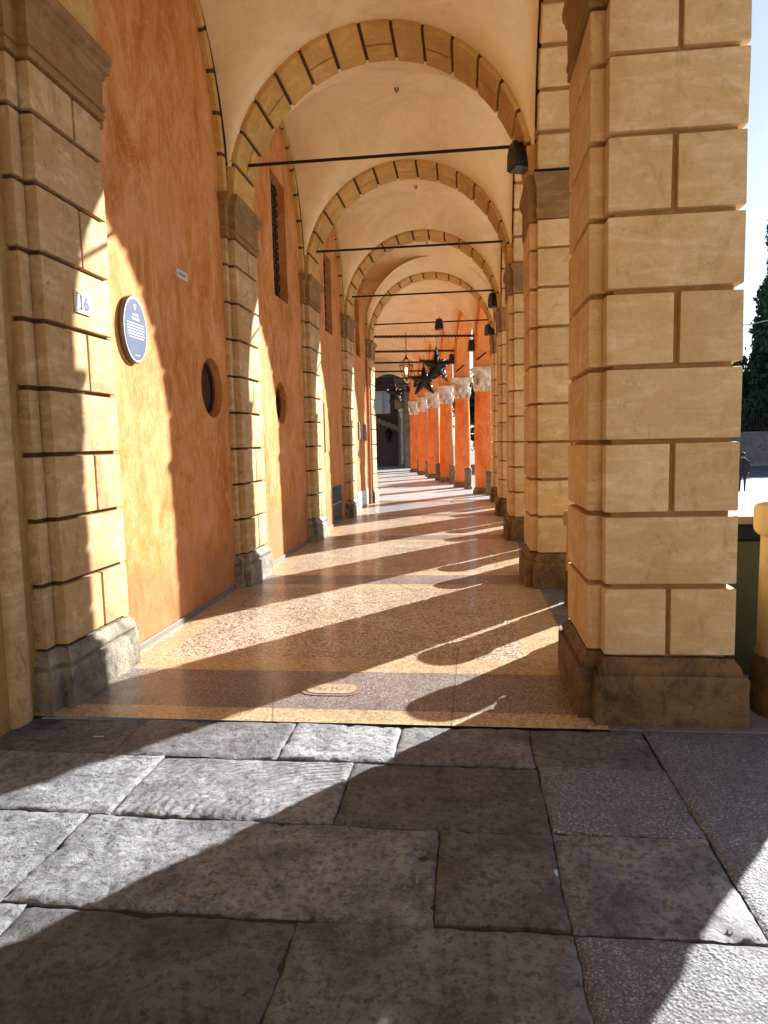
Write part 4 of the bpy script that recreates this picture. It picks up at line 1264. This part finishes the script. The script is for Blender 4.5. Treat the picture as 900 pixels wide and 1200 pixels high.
# person walking on the piazza
def person(loc, rz):
    e = empty('person', loc, rz)
    tag(e, 'person in dark coat and trousers walking away across the sunlit piazza', 'person')
    me = bpy.data.meshes.new('body')
    V = {'pel': (0, 0, .92), 'sp': (0, .01, 1.12), 'ch': (0, .015, 1.32), 'nk': (0, .0, 1.46), 'hd': (0, -.02, 1.60), 'tp': (0, -.01, 1.67),
         'hl': (-.095, 0, .87), 'kl': (-.10, -.10, .48), 'al': (-.10, -.02, .09), 'tl': (-.11, -.17, .035),
         'hr': (.095, 0, .87), 'kr': (.10, .03, .48), 'ar': (.10, .22, .13), 'tr': (.11, .10, .03),
         'sl': (-.18, .01, 1.37), 'el': (-.25, .05, 1.10), 'wl': (-.25, -.05, .87), 'fl': (-.25, -.08, .78),
         'sr': (.18, .01, 1.37), 'er': (.25, .0, 1.10), 'wr': (.26, -.12, .88), 'fr': (.26, -.16, .80)}
    Rr = {'pel': .15, 'sp': .14, 'ch': .16, 'nk': .055, 'hd': .095, 'tp': .06, 'hl': .10, 'kl': .062, 'al': .042, 'tl': .035, 'hr': .10, 'kr': .062, 'ar': .042, 'tr': .035,
          'sl': .06, 'el': .045, 'wl': .032, 'fl': .03, 'sr': .06, 'er': .045, 'wr': .032, 'fr': .03}
    E_ = [('pel', 'sp'), ('sp', 'ch'), ('ch', 'nk'), ('nk', 'hd'), ('hd', 'tp'), ('pel', 'hl'), ('hl', 'kl'), ('kl', 'al'), ('al', 'tl'), ('pel', 'hr'), ('hr', 'kr'), ('kr', 'ar'), ('ar', 'tr'),
          ('ch', 'sl'), ('sl', 'el'), ('el', 'wl'), ('wl', 'fl'), ('ch', 'sr'), ('sr', 'er'), ('er', 'wr'), ('wr', 'fr')]
    ks = list(V); me.from_pydata([V[k] for k in ks], [(ks.index(a), ks.index(b)) for a, b in E_], [])
    tmp = bpy.data.objects.new('tmp', me); COL.objects.link(tmp)
    tmp.modifiers.new('s', 'SKIN'); 
    sk = me.skin_vertices[0].data if me.skin_vertices else None
    if sk is None:
        bm_ = bmesh.new(); bm_.from_mesh(me); bm_.verts.layers.skin.verify(); bm_.to_mesh(me); bm_.free(); sk = me.skin_vertices[0].data
    for i, k in enumerate(ks): sk[i].radius = (Rr[k], Rr[k]); sk[i].use_root = (k == 'pel')
    m2 = tmp.modifiers.new('u', 'SUBSURF'); m2.levels = 2; m2.render_levels = 2
    dg = bpy.context.evaluated_depsgraph_get()
    mm = bpy.data.meshes.new_from_object(tmp.evaluated_get(dg)); bpy.data.objects.remove(tmp)
    mm.polygons.foreach_set('use_smooth', [True]*len(mm.polygons))
    skin = flat('skin', (.42, .25, .18), .6); tr = flat('dark_trousers', (.022, .024, .035), .85)
    o = link_mesh('body', mm, [skin, tr], e)
    for p in mm.polygons:
        if p.center.z < 1.47: p.material_index = 1
        if p.center.z < .84 and abs(p.center.x) > .19: p.material_index = 0
    coat = flat('dark_coat', (.014, .015, .02), .85)
    bm = bmesh.new()
    lathe(bm, [(.19, .68), (.185, .9), (.165, 1.08), (.185, 1.3), (.15, 1.42), (.08, 1.48)], 20)
    for v in bm.verts: v.co.x *= 1.12; v.co.y *= .82
    for s_ in (-1, 1):
        y0 = .05 if s_ < 0 else 0; y1 = -.05 if s_ < 0 else -.12
        tube(bm, [(s_*.15, .01, 1.40), (s_*.20, .01, 1.34), (s_*.25, y0, 1.10), (s_*.255, y1, .88)], [.07, .075, .06, .05], 10)
    finish(bm, 'coat', coat, e, smooth=60)
    bm = bmesh.new(); bmesh.ops.create_icosphere(bm, subdivisions=3, radius=.115)
    for v in bm.verts:
        v.co.z *= 1.15; v.co += Vector((0, .015, 1.615))
    bmesh.ops.delete(bm, geom=[v for v in bm.verts if v.co.y < -.045 and v.co.z < 1.66 or v.co.z < 1.52], context='VERTS')
    finish(bm, 'hair', flat('dark_hair', (.02, .014, .01), .7), e, smooth=60)
    bm = bmesh.new()
    for x_, z_ in ((-.035, 1.61), (.035, 1.61)): bmesh.ops.create_icosphere(bm, subdivisions=1, radius=.012, matrix=T(x_, -.105, z_))
    finish(bm, 'eyes', IRON, e, smooth=60)
    bm = bmesh.new()
    for (x_, y_, z_) in ((-.11, -.09, .035), (.11, .17, .05)): box(bm, x_-.045, x_+.045, y_-.13, y_+.11, z_-.035, z_+.04, .02, 2)
    finish(bm, 'shoes', IRON, e, smooth=60)
person((12.34, 33.2, GZ), R(160))

bm = bmesh.new()
cyy = cen[1]+P/2
pts = [(.74, cyy+LA-.03, 4.47), (1.12, cyy+LA-.03, 4.47)] + [(1.14, cyy+(LA-.022)*math.cos(t_), 4.45+(LH-.022)*math.sin(t_)) for t_ in [.05+.09*i for i in range(15)]]
tube(bm, pts, .012, 6)
finish(bm, 'wall_cable', IRON, portico, smooth=60)
# scrap of paper on the slabs
bm = bmesh.new()
bm.faces.new([bm.verts.new(p) for p in ((-.03, -.006, .004), (.03, -.004, .006), (.03, .006, .007), (-.03, .005, .004))])
o = finish(bm, 'paper_scrap', flat('paper', (.7, .7, .68), .8), None, (-2.12, 3.66, .004), 0)
tag(o, 'tiny white paper scrap on the dark slab in front of the left pilaster', 'litter')

# ------------------------------------------------------------------ light
AZ, EL = 37.5, 23.0            # degrees right of the corridor direction (+Y), elevation
w = bpy.data.worlds.new('World'); scene.world = w; w.use_nodes = True
nt = w.node_tree; bg = nt.nodes['Background']
sky = nt.nodes.new('ShaderNodeTexSky'); sky.sky_type = 'NISHITA'; sky.sun_disc = False
sky.sun_elevation = R(EL); sky.sun_rotation = R(AZ); sky.air_density = .8; sky.dust_density = .2; sky.ozone_density = 1.0
tc = nt.nodes.new('ShaderNodeTexCoord'); mp = nt.nodes.new('ShaderNodeMapping'); mp.inputs['Scale'].default_value = (1, 1, 2.4)
nz = nt.nodes.new('ShaderNodeTexNoise'); nz.inputs['Scale'].default_value = 2.2; nz.inputs['Detail'].default_value = 6
cr = nt.nodes.new('ShaderNodeValToRGB'); cr.color_ramp.elements[0].position = .42; cr.color_ramp.elements[1].position = .66
mx = nt.nodes.new('ShaderNodeMix'); mx.data_type = 'RGBA'; mx.inputs[7].default_value = (3.4, 3.9, 4.5, 1)
nt.links.new(tc.outputs['Generated'], mp.inputs[0]); nt.links.new(mp.outputs[0], nz.inputs['Vector']); nt.links.new(nz.outputs['Fac'], cr.inputs[0])
mm_ = nt.nodes.new('ShaderNodeMath'); mm_.operation = 'MULTIPLY'; mm_.inputs[1].default_value = .7
nt.links.new(cr.outputs[0], mm_.inputs[0]); nt.links.new(mm_.outputs[0], mx.inputs[0])
nt.links.new(sky.outputs[0], mx.inputs[6]); nt.links.new(mx.outputs[2], bg.inputs[0])
bg.inputs[1].default_value = .062
sl_ = bpy.data.lights.new('sun', 'SUN'); sl_.energy = 5.0; sl_.angle = R(.5); sl_.color = (1.0, .95, .88)
so = bpy.data.objects.new('sun', sl_); COL.objects.link(so)
sd = Vector((math.sin(R(AZ))*math.cos(R(EL)), math.cos(R(AZ))*math.cos(R(EL)), math.sin(R(EL))))
so.rotation_euler = sd.to_track_quat('Z', 'Y').to_euler(); so.location = (10, 14, 12)

# ------------------------------------------------------------------ camera
cd = bpy.data.cameras.new('camera'); cam = bpy.data.objects.new('camera', cd); COL.objects.link(cam)
fw_ = Vector((-.11795923, .98821640, -.09753957)); up_ = Vector((.01118059, .09954081, .99497066)); rt_ = Vector((.99295549, .11627542, -.02279060))
m = Matrix((rt_, up_, -fw_)).transposed().to_4x4(); m.translation = (0, 0, 1.65)
cam.matrix_world = m
cd.sensor_fit = 'VERTICAL'; cd.sensor_height = 36.0; cd.lens = 819.668/1200*36.0
cd.clip_start = .05; cd.clip_end = 1500
scene.camera = cam

scene.view_settings.view_transform = 'Standard'; scene.view_settings.look = 'None'
scene.view_settings.gamma = 1; scene.view_settings.use_curve_mapping = False
scene.view_settings.exposure = 1.72
scene.render.engine = 'CYCLES'
cy = scene.cycles
cy.max_bounces = 9; cy.diffuse_bounces = 7; cy.glossy_bounces = 4; cy.transmission_bounces = 2
cy.use_denoising = True; cy.denoiser = 'OPENIMAGEDENOISE'
cy.sample_clamp_indirect = 20; cy.caustics_reflective = False; cy.caustics_refractive = False
cy.use_adaptive_sampling = True; cy.adaptive_threshold = .02
